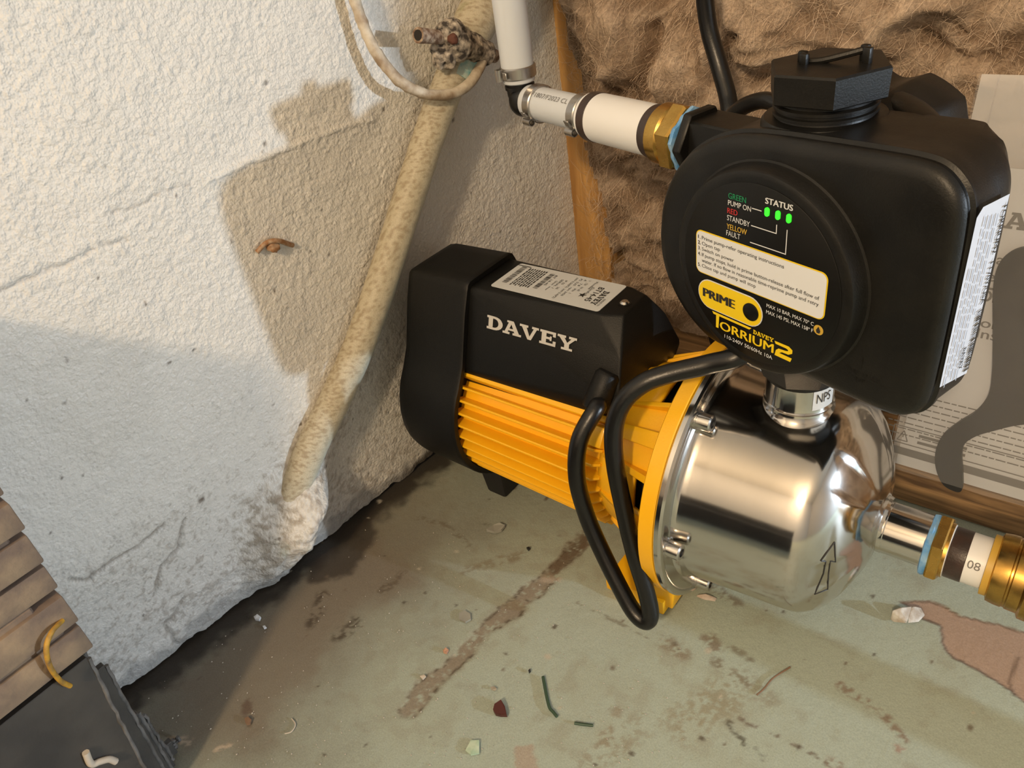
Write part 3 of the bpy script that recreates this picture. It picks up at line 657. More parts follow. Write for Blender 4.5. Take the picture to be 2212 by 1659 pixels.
# terminal box cover
cv = []
for s in (-1, 1):
    cv += [(-.327, YC + s * .0225, .1880), (-.2235, YC + s * .0185, .1885), (-.2095, YC + s * .0130, .1885), (-.2045, YC + s * .0275, .169), (-.2010, YC + s * .0400, .142), (-.2060, YC + s * .0400, .132), (-.327, YC + s * .0420, .134), (-.327, YC + s * .036, .115), (-.208, YC + s * .034, .115)]
cover = obj('terminal_cover', *hull(cv, .0035, 3), blackp, pump, smooth=40)
def sidemap(px, py, d):
    p0 = np.array([0, YC - .0225, .188]); p1 = np.array([0, YC - .0420, .134]); u = _n(p1 - p0); nrm = _n(np.cross(u, [1, 0, 0])); nrm = nrm if nrm[1] < 0 else -nrm
    q = p0 - u * (py - .188) / abs(u[2]) ; q = q + nrm * d; return np.array([px, q[1], q[2]])
mb = MB(); slab_davey(mb, -.3045, .1655, .0700, .0084, sidemap, .0003); lg = mb.obj('brand_lettering', prt_grey, cover, smooth=None)
# label on the top
def topmap(px, py, d): return np.array([px, py, .1886 + d])
mb = MB(); mb.add(extr(rrect(-.3085, .3285, -.2255, .3625, .002), topmap, 0, .0003)); rl = mb.obj('rating_label', white_lab, cover, smooth=None)
def labmap(a, b, d):      # reads from the far side: a along +y reversed, b along x
    return topmap(-.2255 - b, .3285 + a, d)
mb = MB()
def lab_t(s, a, b, w, c, bold=0.): text(mb, s, a, -b, w, c, lambda X, Y, d: topmap(-.2255 + Y, .3285 + X, d), .0005, bold)
# rows run across the label (along y); measured from the right-hand end towards the left
def rowmap(X, Y, d): return topmap(-.2255 - Y, .3625 - X, d)      # X: from far edge to near, Y: from right end leftwards
def rtext(s, X, Y, w, c, bold=0.): text(mb, s, X, -Y, w, c, lambda a_, b_, d: rowmap(a_, -b_, d), .0005, bold)
slab_davey(mb, .0115, -.0095, .017, .0040, lambda a_, b_, d: rowmap(a_, -b_, d), .0005)
rtext('DEPEND ON', .020, .0045, .009, .0014); rtext('BT14-45', .0085, .0150, .018, .0040, .012)
mb.add((np.array([rowmap(.021 + (.0030 if k % 2 else .0012) * math.cos(k * math.pi / 5), .0195 + (.0030 if k % 2 else .0012) * math.sin(k * math.pi / 5), .0005) for k in range(10)]), [list(range(10))]))
rtext('Dynaflo', .0105, .0190, .009, .0018)
for k, s in enumerate(['Monofase', 'V    120    Hz  60', 'A    7.8    PH  1', 'P2  0.65   rpm 3450', 'kW 0.56(P2)  kW 0.4(P2)']): rtext(s, .0035, .0165 + .0032 * k + (.006 if k else .004), .010 + .0045 * k, .0017)
rtext('IP 55    25', .009, .0400, .012, .0016); rtext('SERIAL 1', .009, .0430, .012, .0016); rtext('Qmax', .012, .0455, .006, .0014); rtext('Hmax', .020, .0455, .005, .0014)
bars = random.Random(3)
def barcode(x0, x1, y0, y1, mp, d=.0005):
    x = x0
    while x < x1:
        w = bars.choice([.0003, .0005, .0008]); quad(mb, x, y0, min(x + w, x1), y1, mp, d); x += w + bars.choice([.0003, .0005, .0007])
barcode(.005, .026, .0510, .0545, rowmap); rtext('BT 14-45', .006, .0500, .014, .0018)
for k in range(8):
    x = .004; Y = .0575 + k * .0019
    while x < .027:
        w = bars.uniform(.001, .0035); quad(mb, x, Y, min(x + w, .029), Y + .0009, rowmap, .0005); x += w + .0006
barcode(.004, .027, .0745, .0785, rowmap); line2(mb, (.003, .0055), (.003, .016), .0008, lambda a_, b_, d: rowmap(a_, .0665 + b_, d), .0005)
mb.obj('label_print', prt_black, rl, smooth=None)
obj('cover_screw', *lathe([(0, .0030), (.0010, .0030), (.0020, .0020), (.0022, .0004)], (-.2165, .3440, .1880), (0, 0, 1), 20), chrome, cover)
obj('screw_recess', *lathe([(0, .0042), (.0006, .0042)], (-.2165, .3440, .1882), (0, 0, 1), 20), blackface, cover)
# cable gland
ga = np.array([-.2105, .3125, .1600]); gb = np.array([-.2145, .2995, .1390])
obj('cable_gland', *lathe([(0, .0060), (.002, .0076), (.012, .0080), (.0225, .0084), (.0238, .0080), (.0238, .0052)], ga, gb - ga, 28), blackp, pump, smooth=40)

# motor lead from gland down in a loop and up to the controller
def C1(x, y, yy): return at(x, y, 1, yy)
lead = [ga + (gb - ga) * .55, gb, C1(1290, 880, .2905), C1(1252, 950, .276), C1(1246, 1030, .270), C1(1266, 1110, .268), C1(1300, 1190, .264), C1(1345, 1280, .258), C1(1372, 1325, .255), C1(1395, 1342, .2545), C1(1405, 1325, .257), C1(1395, 1275, .260), C1(1372, 1200, .263), C1(1350, 1110, .268), C1(1330, 1010, .272), C1(1326, 930, .276), C1(1345, 870, .281), C1(1390, 828, .288), C1(1450, 806, .296), C1(1530, 787, .304), C1(1600, 766, .310), ctl(-.020, .199, .014)]
tag(obj('motor_cable', *tube(catmull(lead, 9), .0053, 16), rubber, smooth=80), 'black motor cable looping down in front of the yellow fins to the floor', 'cable')

# ================================================================== PRESSURE CONTROLLER
pc = thing('pump_controller', 'black pressure controller with round instruction face mounted on top of the pump', 'pump controller', (CO[0], CO[1], .172))
BO = [(-.0706, .244), (-.0698, .232), (-.066, .2205), (-.058, .2085), (-.048, .1995), (-.036, .1935), (-.022, .1925), (-.008, .1945), (.010, .1962), (.030, .1972), (.050, .1972), (.064, .1978), (.0735, .2005), (.0795, .206), (.0822, .215), (.0828, .232), (.0828, .262), (.0822, .287), (.0808, .297), (.0770, .3035), (.0700, .3085), (.060, .3100), (.040, .3095), (.015, .3083), (-.008, .3068), (-.024, .3040), (-.038, .2985), (-.0515, .2890), (-.0615, .2760), (-.0680, .2610)]
bo = catmull(np.array(BO + [BO[0]]), 4)[:-1]
def bsec(inset, d):
    lim = np.interp(d, [-.024, -.016, -.008, -.002, .002, .006], [.050, .064, .0755, .0805, .0835, .095])
    return np.array([ctl(s if s < lim - .006 else lim - .006 + (min(s, .083) - lim + .006) * .006 / max(.0835 - lim + .006, .0061), z, d) for s, z in inset2d(bo, inset)])
secs = [bsec(.014, -.0240), bsec(.006, -.0232), bsec(.002, -.0205), bsec(.0006, -.016), bsec(.0002, -.006), bsec(0, 0), bsec(0, .004), bsec(0, .010), bsec(0, .0225), bsec(-.0009, .0240), bsec(-.0009, .0262), bsec(.0006, .0272), bsec(.0008, .0284), bsec(.0004, .0292), bsec(.0010, .0312), bsec(.0030, .0328), bsec(.0065, .0335), bsec(.014, .0335)]
cbody = obj('controller_body', *loft(secs), blackn, pc, smooth=38)
DC = (.0020, .2470)
def cl(p, seg=96): return lathe(p, ctl(DC[0], DC[1], 0), CN, seg)
obj('face_bezel', *cl([(.030, .0520), (.0337, .0512), (.0341, .0502), (.0355, .0497), (.0400, .0490), (.0413, .0483), (.0419, .0470), (.0419, .0450), (.0417, .030)]), blackn, pc, smooth=32)
obj('face_plate', *cl([(.040, .0436), (.0421, .0436), (.0423, .0433)]), blackface, pc, smooth=40)
fD = .0424
def fm_(x, y, d): return ctl(x, y, d)
def ring_rr(mbo, x0, y0, x1, y1, r, w, d):
    o_ = rrect(x0, y0, x1, y1, r); i_ = rrect(x0 + w, y0 + w, x1 - w, y1 - w, max(r - w, .0003)); n = len(o_)
    mbo.add((np.array([fm_(x, y, d) for x, y in o_] + [fm_(x, y, d) for x, y in i_]), [[i, (i + 1) % n, n + (i + 1) % n, n + i] for i in range(n)]))
mw, mg, mk, my, mgr, mre, mgo = MB(), MB(), MB(), MB(), MB(), MB(), MB()
text(mgr, 'GREEN', -.0147, .2808, .0098, .0026, fm_, fD, .012)
text(mw, 'PUMP ON', -.0148, .2776, .0128, .0024, fm_, fD)
text(mre, 'RED', -.0150, .2738, .0057, .0025, fm_, fD, .012)
text(mw, 'STANDBY', -.0151, .2704, .0128, .0025, fm_, fD)
text(mgo, 'YELLOW', -.0152, .2662, .0115, .0026, fm_, fD, .012)
text(mw, 'FAULT', -.0153, .2630, .0080, .0025, fm_, fD)
text(mw, 'STATUS', .0054, .2834, .0138, .0026, fm_, fD, .016)
line2(mw, (-.0015, .2794), (.0036, .2794), .00042, fm_, fD)
for a_, b_ in (((-.0016, .2714), (.0118, .2714)), ((.0118, .2712), (.0118, .2754)), ((-.0018, .2634), (.0172, .2634)), ((.0172, .2632), (.0172, .2746))): line2(mw, a_, b_, .00042, fm_, fD)
poly2(my, rrect(-.0338, .2388, .0388, .2612, .0034), fm_, fD); poly2(mw, rrect(-.0333, .2393, .0383, .2607, .0030), fm_, fD + .0002)
for k, (nmb, s, w) in enumerate([('1.', 'Prime pump-refer operating instructions', .0470), ('2.', 'Open tap', .0112), ('3.', 'Switch on power', .0195), ('4.', 'If pump stops, hold in prime button-release after full flow of', .0655), ('', 'water. If no flow in reasonable time-reprime pump and retry', .0655), ('5.', 'Close tap and pump will stop', .0325)]):
    y = .2568 - k * .00292
    if nmb: text(mk, nmb, -.0322, y, .0016, .0018, fm_, fD + .0004, .012)
    text(mk, s, -.0298, y, w, .0018, fm_, fD + .0004)
poly2(mw, rrect(-.0324, .2208, .0072, .2366, .0078), fm_, fD); poly2(my, rrect(-.0319, .2213, .0067, .2361, .0073), fm_, fD + .0002)
text(mk, 'PRIME', -.0287, .2267, .0195, .0046, fm_, fD + .0004, .05)
text(mw, 'MAX 10 BAR, MAX 70º C', .0090, .2346, .0250, .0018, fm_, fD); text(mw, 'MAX 145 PSI, MAX 158º F', .0090, .2313, .0250, .0018, fm_, fD)
mdr = MB(); poly2(mdr, [(.0366 + .0024 * math.cos(a), .2337 + .0024 * math.sin(a)) for a in np.linspace(0, 2 * math.pi, 25)[:-1]], fm_, fD)
poly2(mk, [(.0366 + p, .2337 + q) for p, q in ((0, .0018), (.0011, -.0002), (.0007, -.0015), (-.0007, -.0015), (-.0011, -.0002))], fm_, fD + .0002)
# TORRIUM2 word mark
poly2(my, [(-.0232, .2201), (.0012, .2201), (.0000, .2188), (-.0224, .2188)], fm_, fD); poly2(my, [(-.0206, .2190), (-.0186, .2190), (-.0190, .2118), (-.0206, .2118)], fm_, fD)
text(my, 'ORRIUM', -.0180, .2118, .0322, .0048, fm_, fD, .016)
P2_ = [(.0145, .2188), (.0225, .2190), (.0245, .2178), (.0245, .2160), (.0225, .2146), (.0190, .2144), (.0175, .2134), (.0245, .2134), (.0238, .2112), (.0150, .2112), (.0156, .2142), (.0170, .2156), (.0208, .2160), (.0222, .2164), (.0222, .2170), (.0210, .2174), (.0152, .2174)]
poly2(my, P2_, fm_, fD)
slab_davey(my, .0024, .2177, .0118, .0022, fm_, fD + .0002)
text(mw, '110-240V 50/60Hz 10A', -.0150, .2080, .0290, .0020, fm_, fD)
fp_ = [o for o in pc.children if o.name.startswith('face_plate')][0]
for mbo, nme, mt in ((mw, 'white_print', prt_white), (mk, 'black_print', prt_black), (my, 'yellow_print', prt_yel), (mgr, 'green_print', prt_green), (mre, 'red_print', prt_red), (mgo, 'gold_print', prt_gold), (mdr, 'drop_icon', prt_gold)):
    V, F = mbo.out(); obj(nme, V, F, mt, fp_, smooth=None, recalc=False)
for s in (.0066, .0122, .0177):
    e = rrect(s - .0011, .2779, s + .0011, .2818, .00105); obj('status_light', *extr(e, fm_, fD - .0004, fD + .0005), led_m, fp_, label='small glowing green status light')
obj('prime_button', *lathe([(.0415, .0045), (.0430, .0045), (.0432, .0042)], ctl(.0005, .2287, 0), CN, 40), blackface, fp_)
# moulded mark at the lower right
mb = MB(); line2(mb, (.0530, .2165), (.0530, .2225), .0005, fm_, .0337); text(mb, 'THIS WAY', .0455, .2128, .0165, .0022, fm_, .0337); text(mb, 'UP', .0510, .2095, .0045, .0022, fm_, .0337); mb.obj('moulded_text', blackn, cbody, smooth=None, recalc=False)
# side label
def sm_(x, y, d): return ctl(.0829 + d, y, .0315 - x)        # x runs from the front edge backwards
def slm(X, Y, d): return sm_(X, Y, d)
mb = MB(); poly2(mb, [(.0035, .2195), (.0238, .2162), (.0238, .2945), (.0065, .2955), (.0035, .2925)], slm, .0011); sl = mb.obj('side_label', blue_lab, cbody, smooth=None)
mb = MB()
def vtext(s, X, Y, w, c, bold=0.): text(mb, s, -Y, X, w, c, lambda a_, b_, d: slm(b_, -a_, d), .0016, bold)
vtext('TORRIUM2', .0203, .2920, .020, .0026, .012); vtext('TT70Y/USA', .0203, .2695, .019, .0025, .01)
mbig = mb; mb = MB(); slab_davey(mbig, -.2330, .0150, .0105, .0020, lambda a_, b_, d: slm(b_, -a_, d), .0016)
mb, _keep = mbig, mb; barcode(.2190, .2480, .0195, .0235, lambda a_, b_, d: slm(b_, a_, d), .0016)
mbig.obj('side_heading', prt_black, sl, smooth=None, recalc=False); mb = _keep
for k in range(5):
    y = .2920 - k * .0006 - (.02 if k == 0 else 0)
    while y > .2225:
        w = bars.uniform(.002, .006); 
        if not (k == 4 and y < .25): quad(mb, .0055 + k * .0028, y - w, .0055 + k * .0028 + .0006, y, slm, .0016)
        y -= w + .0009
mb.obj('side_print', pmat('print_slate', (.33, .36, .42), .6), sl, smooth=None, recalc=False)
# filler cap
HZ = 48
obj('cap_collar', *lathe([(.3020, .0265), (.3070, .0262), (.3085, .0250), (.3088, .0205), (.3098, .0203), (.3100, .0215), (.3112, .0215), (.3116, .0203), (.3126, .0203), (.3130, .0215), (.3142, .0215), (.3150, .0200), (.3180, .0200)], (CO[0], YA, 0), (0, 0, 1), 64), blackn, pc, smooth=40)
cap_o = CO + np.array([0, 0, .3165]); hp = []
for zz, rr in ((0, .0246), (.0006, .0253), (.0118, .0257), (.0127, .0249)):
    hp.append(np.array([ctl(rr * math.cos(math.radians(HZ + 60 * k)), .3165 + zz, rr * math.sin(math.radians(HZ + 60 * k))) for k in range(6)]))
cap = obj('hex_cap', *loft(hp), blackn, pc, smooth=30)
def capl(s, d, z): return ctl(s, .3292 + z, d)
for s0, d0 in ((-.0090, .0050), (.0125, -.0060)):
    for e in (-.0018, .0018):
        dx, dy = -.0060 * e / .0018 * .28, .0020 * e / .0018
        obj('cap_lug', *hull([capl(s0 + a_ + (e * .9), d0 + b_ + e * .9, z) for a_ in (-.0018, .0018) for b_ in (-.0014, .0014) for z in (-.0006, .0062 if s0 > 0 else .0044)], .0007, 2), blackn, cap)
bar = catmull([capl(-.0085, .0040, .0004), capl(-.002, .0020, .0010), capl(.0060, -.0020, .0030), capl(.0115, -.0050, .0046)], 5); obj('cap_loop', *tube(bar, .0014, 8), blackn, cap)
# outlet boss (left) and lower union
bs = MB(); bs.add(hull([ctl(s, z, d) for s, dz in ((-.0745, .0165), (-.0690, .0165)) for z, d in ((.283 + dz, .009), (.283 + dz, -.009), (.283, .0180), (.283, -.0180), (.283 - dz, .009), (.283 - dz, -.009))], .0008, 1))
bs.add(hull([ctl(s, z, d) for s in (-.071, -.030) for z, d in ((.2965, .010), (.2965, -.012), (.270, .012), (.270, -.012))], .001, 1)); bs.obj('outlet_boss', blackn, pc)
bs = MB(); bs.add(lathe([(.1740, .0190), (.1748, .0205), (.1830, .0235), (.1920, .0275), (.2000, .0290)], (CO[0], YA, 0), (0, 0, 1), 8)); bs.add(cyl((CO[0], YA, .1722), (CO[0], YA, .1760), .0182, 40)); bs.obj('lower_union', blackn, pc, smooth=25)
# rear accumulator with scalloped grip
def sc(h, r, t):
    w = .5 + .5 * math.cos(t * 8 + .5); return r * (1 - .17 * max(0, w - .42) * sstep(-.018, -.034, np.array(h)) * (1 if h > -.071 else .6))
obj('pressure_vessel', *lathe([(-.012, .0480), (-.020, .0515), (-.030, .0545), (-.046, .0560), (-.060, .0555), (-.068, .0500), (-.0725, .0440), (-.0750, .0360), (-.0760, .0250), (-.0762, .010)][::-1], ctl(-.005, .2580, 0), CN, 160, rfun=sc), blackn, pc, smooth=50)
sp = catmull([ctl(-.026, .303, -.0480), ctl(-.004, .3085, -.040), ctl(.018, .3082, -.030), ctl(.034, .3070, -.0180), ctl(.040, .304, -.012)], 7); V, F = tube(sp, .0062, 10); V[:, 2] = np.where(V[:, 2] > .3, .3035 + (V[:, 2] - .3035) * .6, V[:, 2])
obj('vessel_strap', V, F, blackn, pc, smooth=60)

# ================================================================== OUTLET PIPEWORK
def along(s, z=.283, d=0.): return ctl(s, z, d)
AX = -CS
def seg(mb, s0, s1, r, prof=None, n=40):
    if prof is None: prof = [(0, r), (abs(s1 - s0), r)]
    mb.add(lathe(prof, along(s0), AX, n)); return mb
bb = thing('brass_bushing', 'brass hex bushing screwed into the controller outlet', 'pipe fitting', along(-.086, .266))
obj('hex_flats', *prism(along(-.0785), along(-.0885), .0182, 6, .35, .0012), brass, bb, smooth=25)
obj('round_collar', *lathe([(0, .0150), (.0012, .0160), (.0085, .0160), (.0096, .0152), (.0098, .012)], along(-.0885), AX, 48), brass, bb)
obj('thread_sealant', *lathe([(0, .0135), (.0006, .0160), (.0016, .0163), (.003, .0158), (.0034, .0135)], along(-.0752), AX, 40, rfun=lambda h, r, t: r * (1 + .05 * math.sin(5 * t) + .03 * math.sin(13 * t))), bluetape, bb, label='pale blue thread sealant')
wn = thing('pvc_nipple', 'short white plastic pipe nipple between two dark bands, left of the controller', 'pipe', along(-.128, .269))
obj('nipple_body', *lathe([(0, .0139), (.0455, .0139)], along(-.1045), AX, 48), pvc, wn)
for s0, L in ((-.0980, .0068), (-.1495, .0072)): obj('thread_band', *lathe([(0, .0136), (.0006, .0142), (L - .0006, .0142), (L, .0136)], along(s0), AX, 48), threadblk, wn)
obj('end_rim', *lathe([(0, .0128), (.0003, .0132), (.0024, .0132), (.0028, .0124)], along(-.1566), AX, 48), pvc, wn)
hp_ = thing('pex_stub', 'short translucent plastic pipe joining the black elbow to the white nipple', 'pipe', along(-.187, .272))
obj('pex_tube', *lathe([(0, .0104), (.062, .0104)], along(-.158), AX, 40), pex, hp_)
def pipe_text(mbo, s, s0, w, a0, h, r, o, ax, up):
    def mp(X, Y, d):
        t = a0 + Y / r; side = np.cross(up, ax); return o + ax * X + (up * math.sin(t) - side * math.cos(t) * 1.0) * (r + d)
    text(mbo, s, s0, 0, w, h, mp, .0002)
mb = MB(); pipe_text(mb, 'F1807/F2023 CL', .010, .036, .75, .0030, .0104, along(-.2175), CS, np.array([0, 0, 1.])); mb.obj('pipe_print', prt_gray2, hp_, smooth=None, recalc=False)
def clamp(o, ax, name_label, eardir, r=.0113, w=.0072):
    ax = _n(ax); cl_ = thing('crimp_clamp', name_label, 'hose clamp', o, 'steel crimp clamps on the outlet pipe')
    obj('clamp_band', *lathe([(0, r - .0008), (0, r), (.0006, r + .0006), (w - .0006, r + .0006), (w, r), (w, r - .0008)], np.asarray(o) - ax * w / 2, ax, 44, cap=False), steel_dull, cl_)
    e = _n(eardir - ax * (eardir @ ax)); c = np.asarray(o) + e * (r + .0020); tn = np.cross(ax, e)
    V, F = lathe([(0, .0020), (.0, .0026), (w, .0026), (w, .0020), (w, .0016), (0, .0016)], c - ax * w / 2, ax, 18, cap=False); obj('clamp_ear', V, F, steel_dull, cl_, smooth=40)
    obj('ear_tab', *hull([np.asarray(o) + ax * a_ + e * (r + b_) + tn * t_ for a_ in (-w * .3, w * .3) for b_, t_ in ((.0, .0040), (.0014, .0040), (.0, .0080), (.0008, .0080))], .0002, 1), steel_dull, cl_)
clamp(along(-.1655), AX, 'steel crimp clamp on the plastic stub beside the white nipple', np.array([-.35, -1.0, -.75]))
clamp(along(-.2105), AX, 'steel crimp clamp on the plastic stub beside the black elbow', np.array([-.3, -1.0, -.95]))
el = catmull([along(-.206), along(-.219), along(-.2260, .2837), along(-.2298, .2875), along(-.2300, .2960), along(-.2300, .304)], 6)
eb = thing('pipe_elbow', 'black plastic pipe elbow turning up from the stub', 'pipe fitting', along(-.2295, .273))
obj('elbow_body', *tube(el, .0088, 24), rubber, eb, smooth=60); obj('elbow_heel', *blob(along(-.2262, .2832), .0108, 2, .04), rubber, eb, smooth=60)
obj('elbow_stop', *lathe([(0, .0098), (.0022, .0098)], along(-.2300, .2905), (0, 0, 1), 32), rubber, eb)
obj('elbow_stop', *lathe([(0, .0098), (.0020, .0098)], along(-.2175), AX, 32), rubber, eb)
vp = obj('riser_pipe', *lathe([(0, .0100), (.0006, .0106), (.30, .0106)], along(-.2300, .2945), (0, 0, 1), 40), pex, smooth=40); tag(vp, 'white translucent plastic pipe rising from the black elbow in the corner', 'pipe')
clamp(along(-.2300, .3010), np.array([0, 0, 1.]), 'steel crimp clamp round the foot of the white riser pipe', np.array([-.55, -1., 0]))

# ================================================================== SUCTION PIPEWORK
so = np.array([0, YA - .001, ZA - .0038])
sb = thing('brass_hex_fitting', 'brass hex nut with blue sealant on the steel suction spigot', 'pipe fitting', so + [-.027, 0, -.019])
obj('thread_sealant', *lathe([(-.0335, .0146), (-.0328, .0168), (-.0312, .0172), (-.0298, .0165), (-.0292, .014)], so, PXA, 40, rfun=lambda h, r, t: r * (1 + .04 * math.sin(6 * t) + .03 * math.sin(11 * t))), bluetape, sb, label='blue thread sealant')
obj('hex_flats', *prism(so + [-.0298, 0, 0], so + [-.0240, 0, 0], .0195, 6, .30, .0008), brass, sb, smooth=25)
obj('neck', *lathe([(-.0242, .0150), (-.0225, .0150)], so, PXA, 40), brass, sb)
wn2 = thing('suction_nipple', 'short white plastic nipple with a dark thread band, right of the pump', 'pipe', so + [-.012, 0, -.014])
obj('end_rim', *lathe([(-.0238, .0140), (-.0236, .0145), (-.0222, .0145), (-.0220, .0138)], so, PXA, 40), pvc, wn2)
obj('thread_band', *lathe([(-.0222, .0136), (-.0216, .0140), (-.0138, .0140), (-.0134, .0136)], so, PXA, 40), threadblk, wn2)
obj('nipple_body', *lathe([(-.0140, .0137), (-.0040, .0137)], so, PXA, 40), pvc, wn2)
mb = MB(); pipe_text(mb, '08', .0016, .0058, .40, .0042, .0137, so + [-.0140, 0, 0], np.array([1., 0, 0]), np.array([0, 0, 1.])); mb.obj('pipe_print', prt_gray2, wn2, smooth=None, recalc=False)
bc = thing('brass_coupling', 'large tarnished brass coupling at the right edge beyond the white nipple', 'pipe fitting', so + [.018, 0, -.022])
obj('yellow_washer', *lathe([(-.0046, .0150), (-.0044, .0162), (-.0014, .0162), (-.0012, .015)], so, PXA, 40), pmat('yellow_gasket', (.55, .34, .05), .45), bc)
obj('coupling_body', *lathe([(-.0014, .0165), (-.0008, .0182), (.0030, .0188), (.0060, .0189), (.0066, .0184), (.0074, .0184), (.0080, .0190), (.0130, .0192), (.0136, .0205), (.0142, .0214), (.0200, .0216), (.0206, .0210), (.0216, .0210), (.0222, .0216), (.0420, .0216), (.0425, .0208)], so, PXA, 56), oldbrass, bc, smooth=30)
tag(obj('suction_pipe', *lathe([(.040, .0139), (.55, .0139)], so, PXA, 32), pvc), 'white plastic suction pipe leading away right of the brass coupling', 'pipe')

# ================================================================== POWER CORD
pcx = catmull([at(1512, -120, 1, .478), at(1520, -30, 1, .480), at(1531, 60, 1, .481), at(1553, 140, 1, .478), at(1572, 210, 1, .470), at(1576, 260, 1, .462), at(1566, 340, 1, .462), at(1548, 480, 1, .462), at(1541, 620, 1, .462), at(1543, 700, 1, .452), at(1556, 750, 1, .446), at(1600, 800, 1, .440), at(1660, 830, 1, .436)], 8)
tag(obj('power_cord', *tube(pcx, .0056, 14), rubber, smooth=80), 'black power cord hanging in front of the insulation behind the controller', 'cable')
pcy = catmull([at(1571, 262, 1, .450), at(1592, 240, 1, .444), at(1620, 224, 1, .438), at(1655, 217, 1, .432), at(1692, 234, 1, .426), at(1720, 270, 1, .418)], 8)
tag(obj('sensor_cord', *tube(pcy, .0048, 14), rubber, smooth=80), 'short black cord arching behind the controller cap', 'cable')

# ================================================================== BAG WITH BOOKLET AND SPANNER
B0 = np.array([0, .4535, .0335]); B1 = np.array([0, .5120, .279]); BU = _n(B1 - B0); BNn = _n(np.cross([1., 0, 0], BU)); BNn = BNn if BNn[1] < 0 else -BNn
def bagp(x, h, d): return np.array([x, 0, 0]) + B0 + BU * h + BNn * d
def bpx(px, py, d=0.):
    p = at_plane(px, py, B0 + BNn * d, BNn); return p[0], float((p - B0 - BNn * d) @ BU)
bx0 = bpx(1931, 1009)[0]; H = float(np.linalg.norm(B1 - B0)); bx1 = bx0 + .20
print('bag', bx0, H)
NX, NH = 70, 80; gx = np.linspace(bx0 - .004, bx1, NX); gh = np.linspace(0, H, NH); GX, GH = np.meshgrid(gx, gh); Pq = np.stack([GX.ravel(), GH.ravel()], -1)
ed = np.minimum.reduce([(Pq[:, 0] - gx[0]), (gx[-1] - Pq[:, 0]), Pq[:, 1], (H - Pq[:, 1]) * 1.0]); puff = sstep(0, .05, ed)
cr = (1 - np.abs(fbm(Pq * np.array([26, 12]) + 3, 3, 401) - .5) * 4); dz_ = .0032 + puff * .0035 + (fbm(Pq * 22, 4, 402) - .5) * .009 * sstep(0, .03, ed) + np.clip(cr, 0, 1) * .0016
front = np.array([bagp(x, h, d + .0015) for (x, h), d in zip(Pq, dz_)]); back = np.array([bagp(x, h, -.0032 - .002 * pf) for (x, h), pf in zip(Pq, puff)])
bt = thing('plastic_bag', 'clear plastic bag leaning on the insulation at right with booklet inside', 'bag', bagp((bx0 + bx1) / 2, 0, 0))
gf = grid_faces(NX, NH)
obj('bag_front', front, gf, bag_m, bt, smooth=180, recalc=False)
obj('bag_back', back, gf, bag_back_m, bt, smooth=180, recalc=False)
obj('bag_seam', *tube(np.array([bagp(gx[0] + .010, h, .0052) for h in np.linspace(H * .62, H, 12)]), .0003, 6), bag_m, bt)
# booklet
bk_top = bpx(2200, 365)[1]; mb = MB(); mb.add(hull([bagp(x, h, d) for x in (bx0 + .0005, bx0 + .156) for h in (.0015, bk_top) for d in (-.0012, 0)], 0)); bk = mb.obj('instruction_booklet', paper_m, smooth=None)
tag(bk, 'white printed instruction booklet inside the clear bag at right', 'booklet')
mb = MB()
def bm_(x, h, d): return bagp(x, h, d)
def btxt(s, px, py, w, cap, bold=0.): X, Hh = bpx(px, py); text(mb, s, X, Hh, w, cap, bm_, .0003, bold)
X, Hh = bpx(2118, 486); slab_davey(mb, X, Hh, .060, .0095, bm_, .0003)
mb.obj('booklet_title', prt_gray2, bk, smooth=None, recalc=False); mb = MB()
btxt('Davey Pump and', 2124, 566, .064, .0062, .012); btxt('Pressure System', 2094, 600, .068, .0062, .012)
X, Hh = bpx(2085, 612); quad(mb, X, Hh - .0014, X + .07, Hh, bm_, .0003)
btxt('OPERATING', 2112, 648, .050, .0070, .02); btxt('Automatic', 2052, 693, .046, .0060, .012); btxt('Installation', 2108, 728, .046, .0060, .012)
mb.obj('booklet_print', prt_gray2, bk, smooth=None, recalc=False); mb = MB()
for k in range(8):
    X, Hh = bpx(1960, 850 + k * 13); x = X - .012
    while x < X + .12:
        w = bars.uniform(.002, .007); quad(mb, x, Hh, x + w, Hh + .0008, bm_, .0003); x += w + .0009
X, Hh = bpx(1925, 950); X2, H2 = bpx(2020, 935)
for a_, b_ in (((X, Hh), (X + .09, Hh)), ((X, Hh + .0125), (X + .09, Hh + .0125)), ((X, Hh), (X, Hh + .0125)), ((X + .0005 + .003, Hh + .002), (X + .010, Hh + .002)), ((X + .0035, Hh + .002), (X + .0067, Hh + .0095)), ((X + .010, Hh + .002), (X + .0067, Hh + .0095)), ((X + .0067, Hh + .0045), (X + .0067, Hh + .0070))): line2(mb, a_, b_, .0007, bm_, .0003)
for k in range(2): quad(mb, X + .016, Hh + .0025 + .005 * k, X + .045, Hh + .0045 + .005 * k, bm_, .0003)
quad(mb, X - .001, Hh - .0085, X + .11, Hh - .0030, bm_, .0003)
mb.obj('booklet_warning', prt_gray2, bk, smooth=None, recalc=False)
half = [(2226, 530), (2190, 540), (2163, 562), (2150, 595), (2146, 640), (2146, 720), (2144, 800), (2136, 850), (2110, 886), (2070, 912), (2038, 938), (2023, 970), (2022, 1005), (2035, 1040), (2056, 1056), (2078, 1058), (2080, 1020), (2078, 985), (2084, 958), (2110, 940), (2150, 928), (2190, 918), (2226, 914)]
hp2 = np.array([bpx(x, y, .003) for x, y in half]); xm = hp2[:, 0].max() + .001
hp2 = np.vstack([hp2, np.stack([2 * xm - hp2[::-1, 0], hp2[::-1, 1]], -1)])
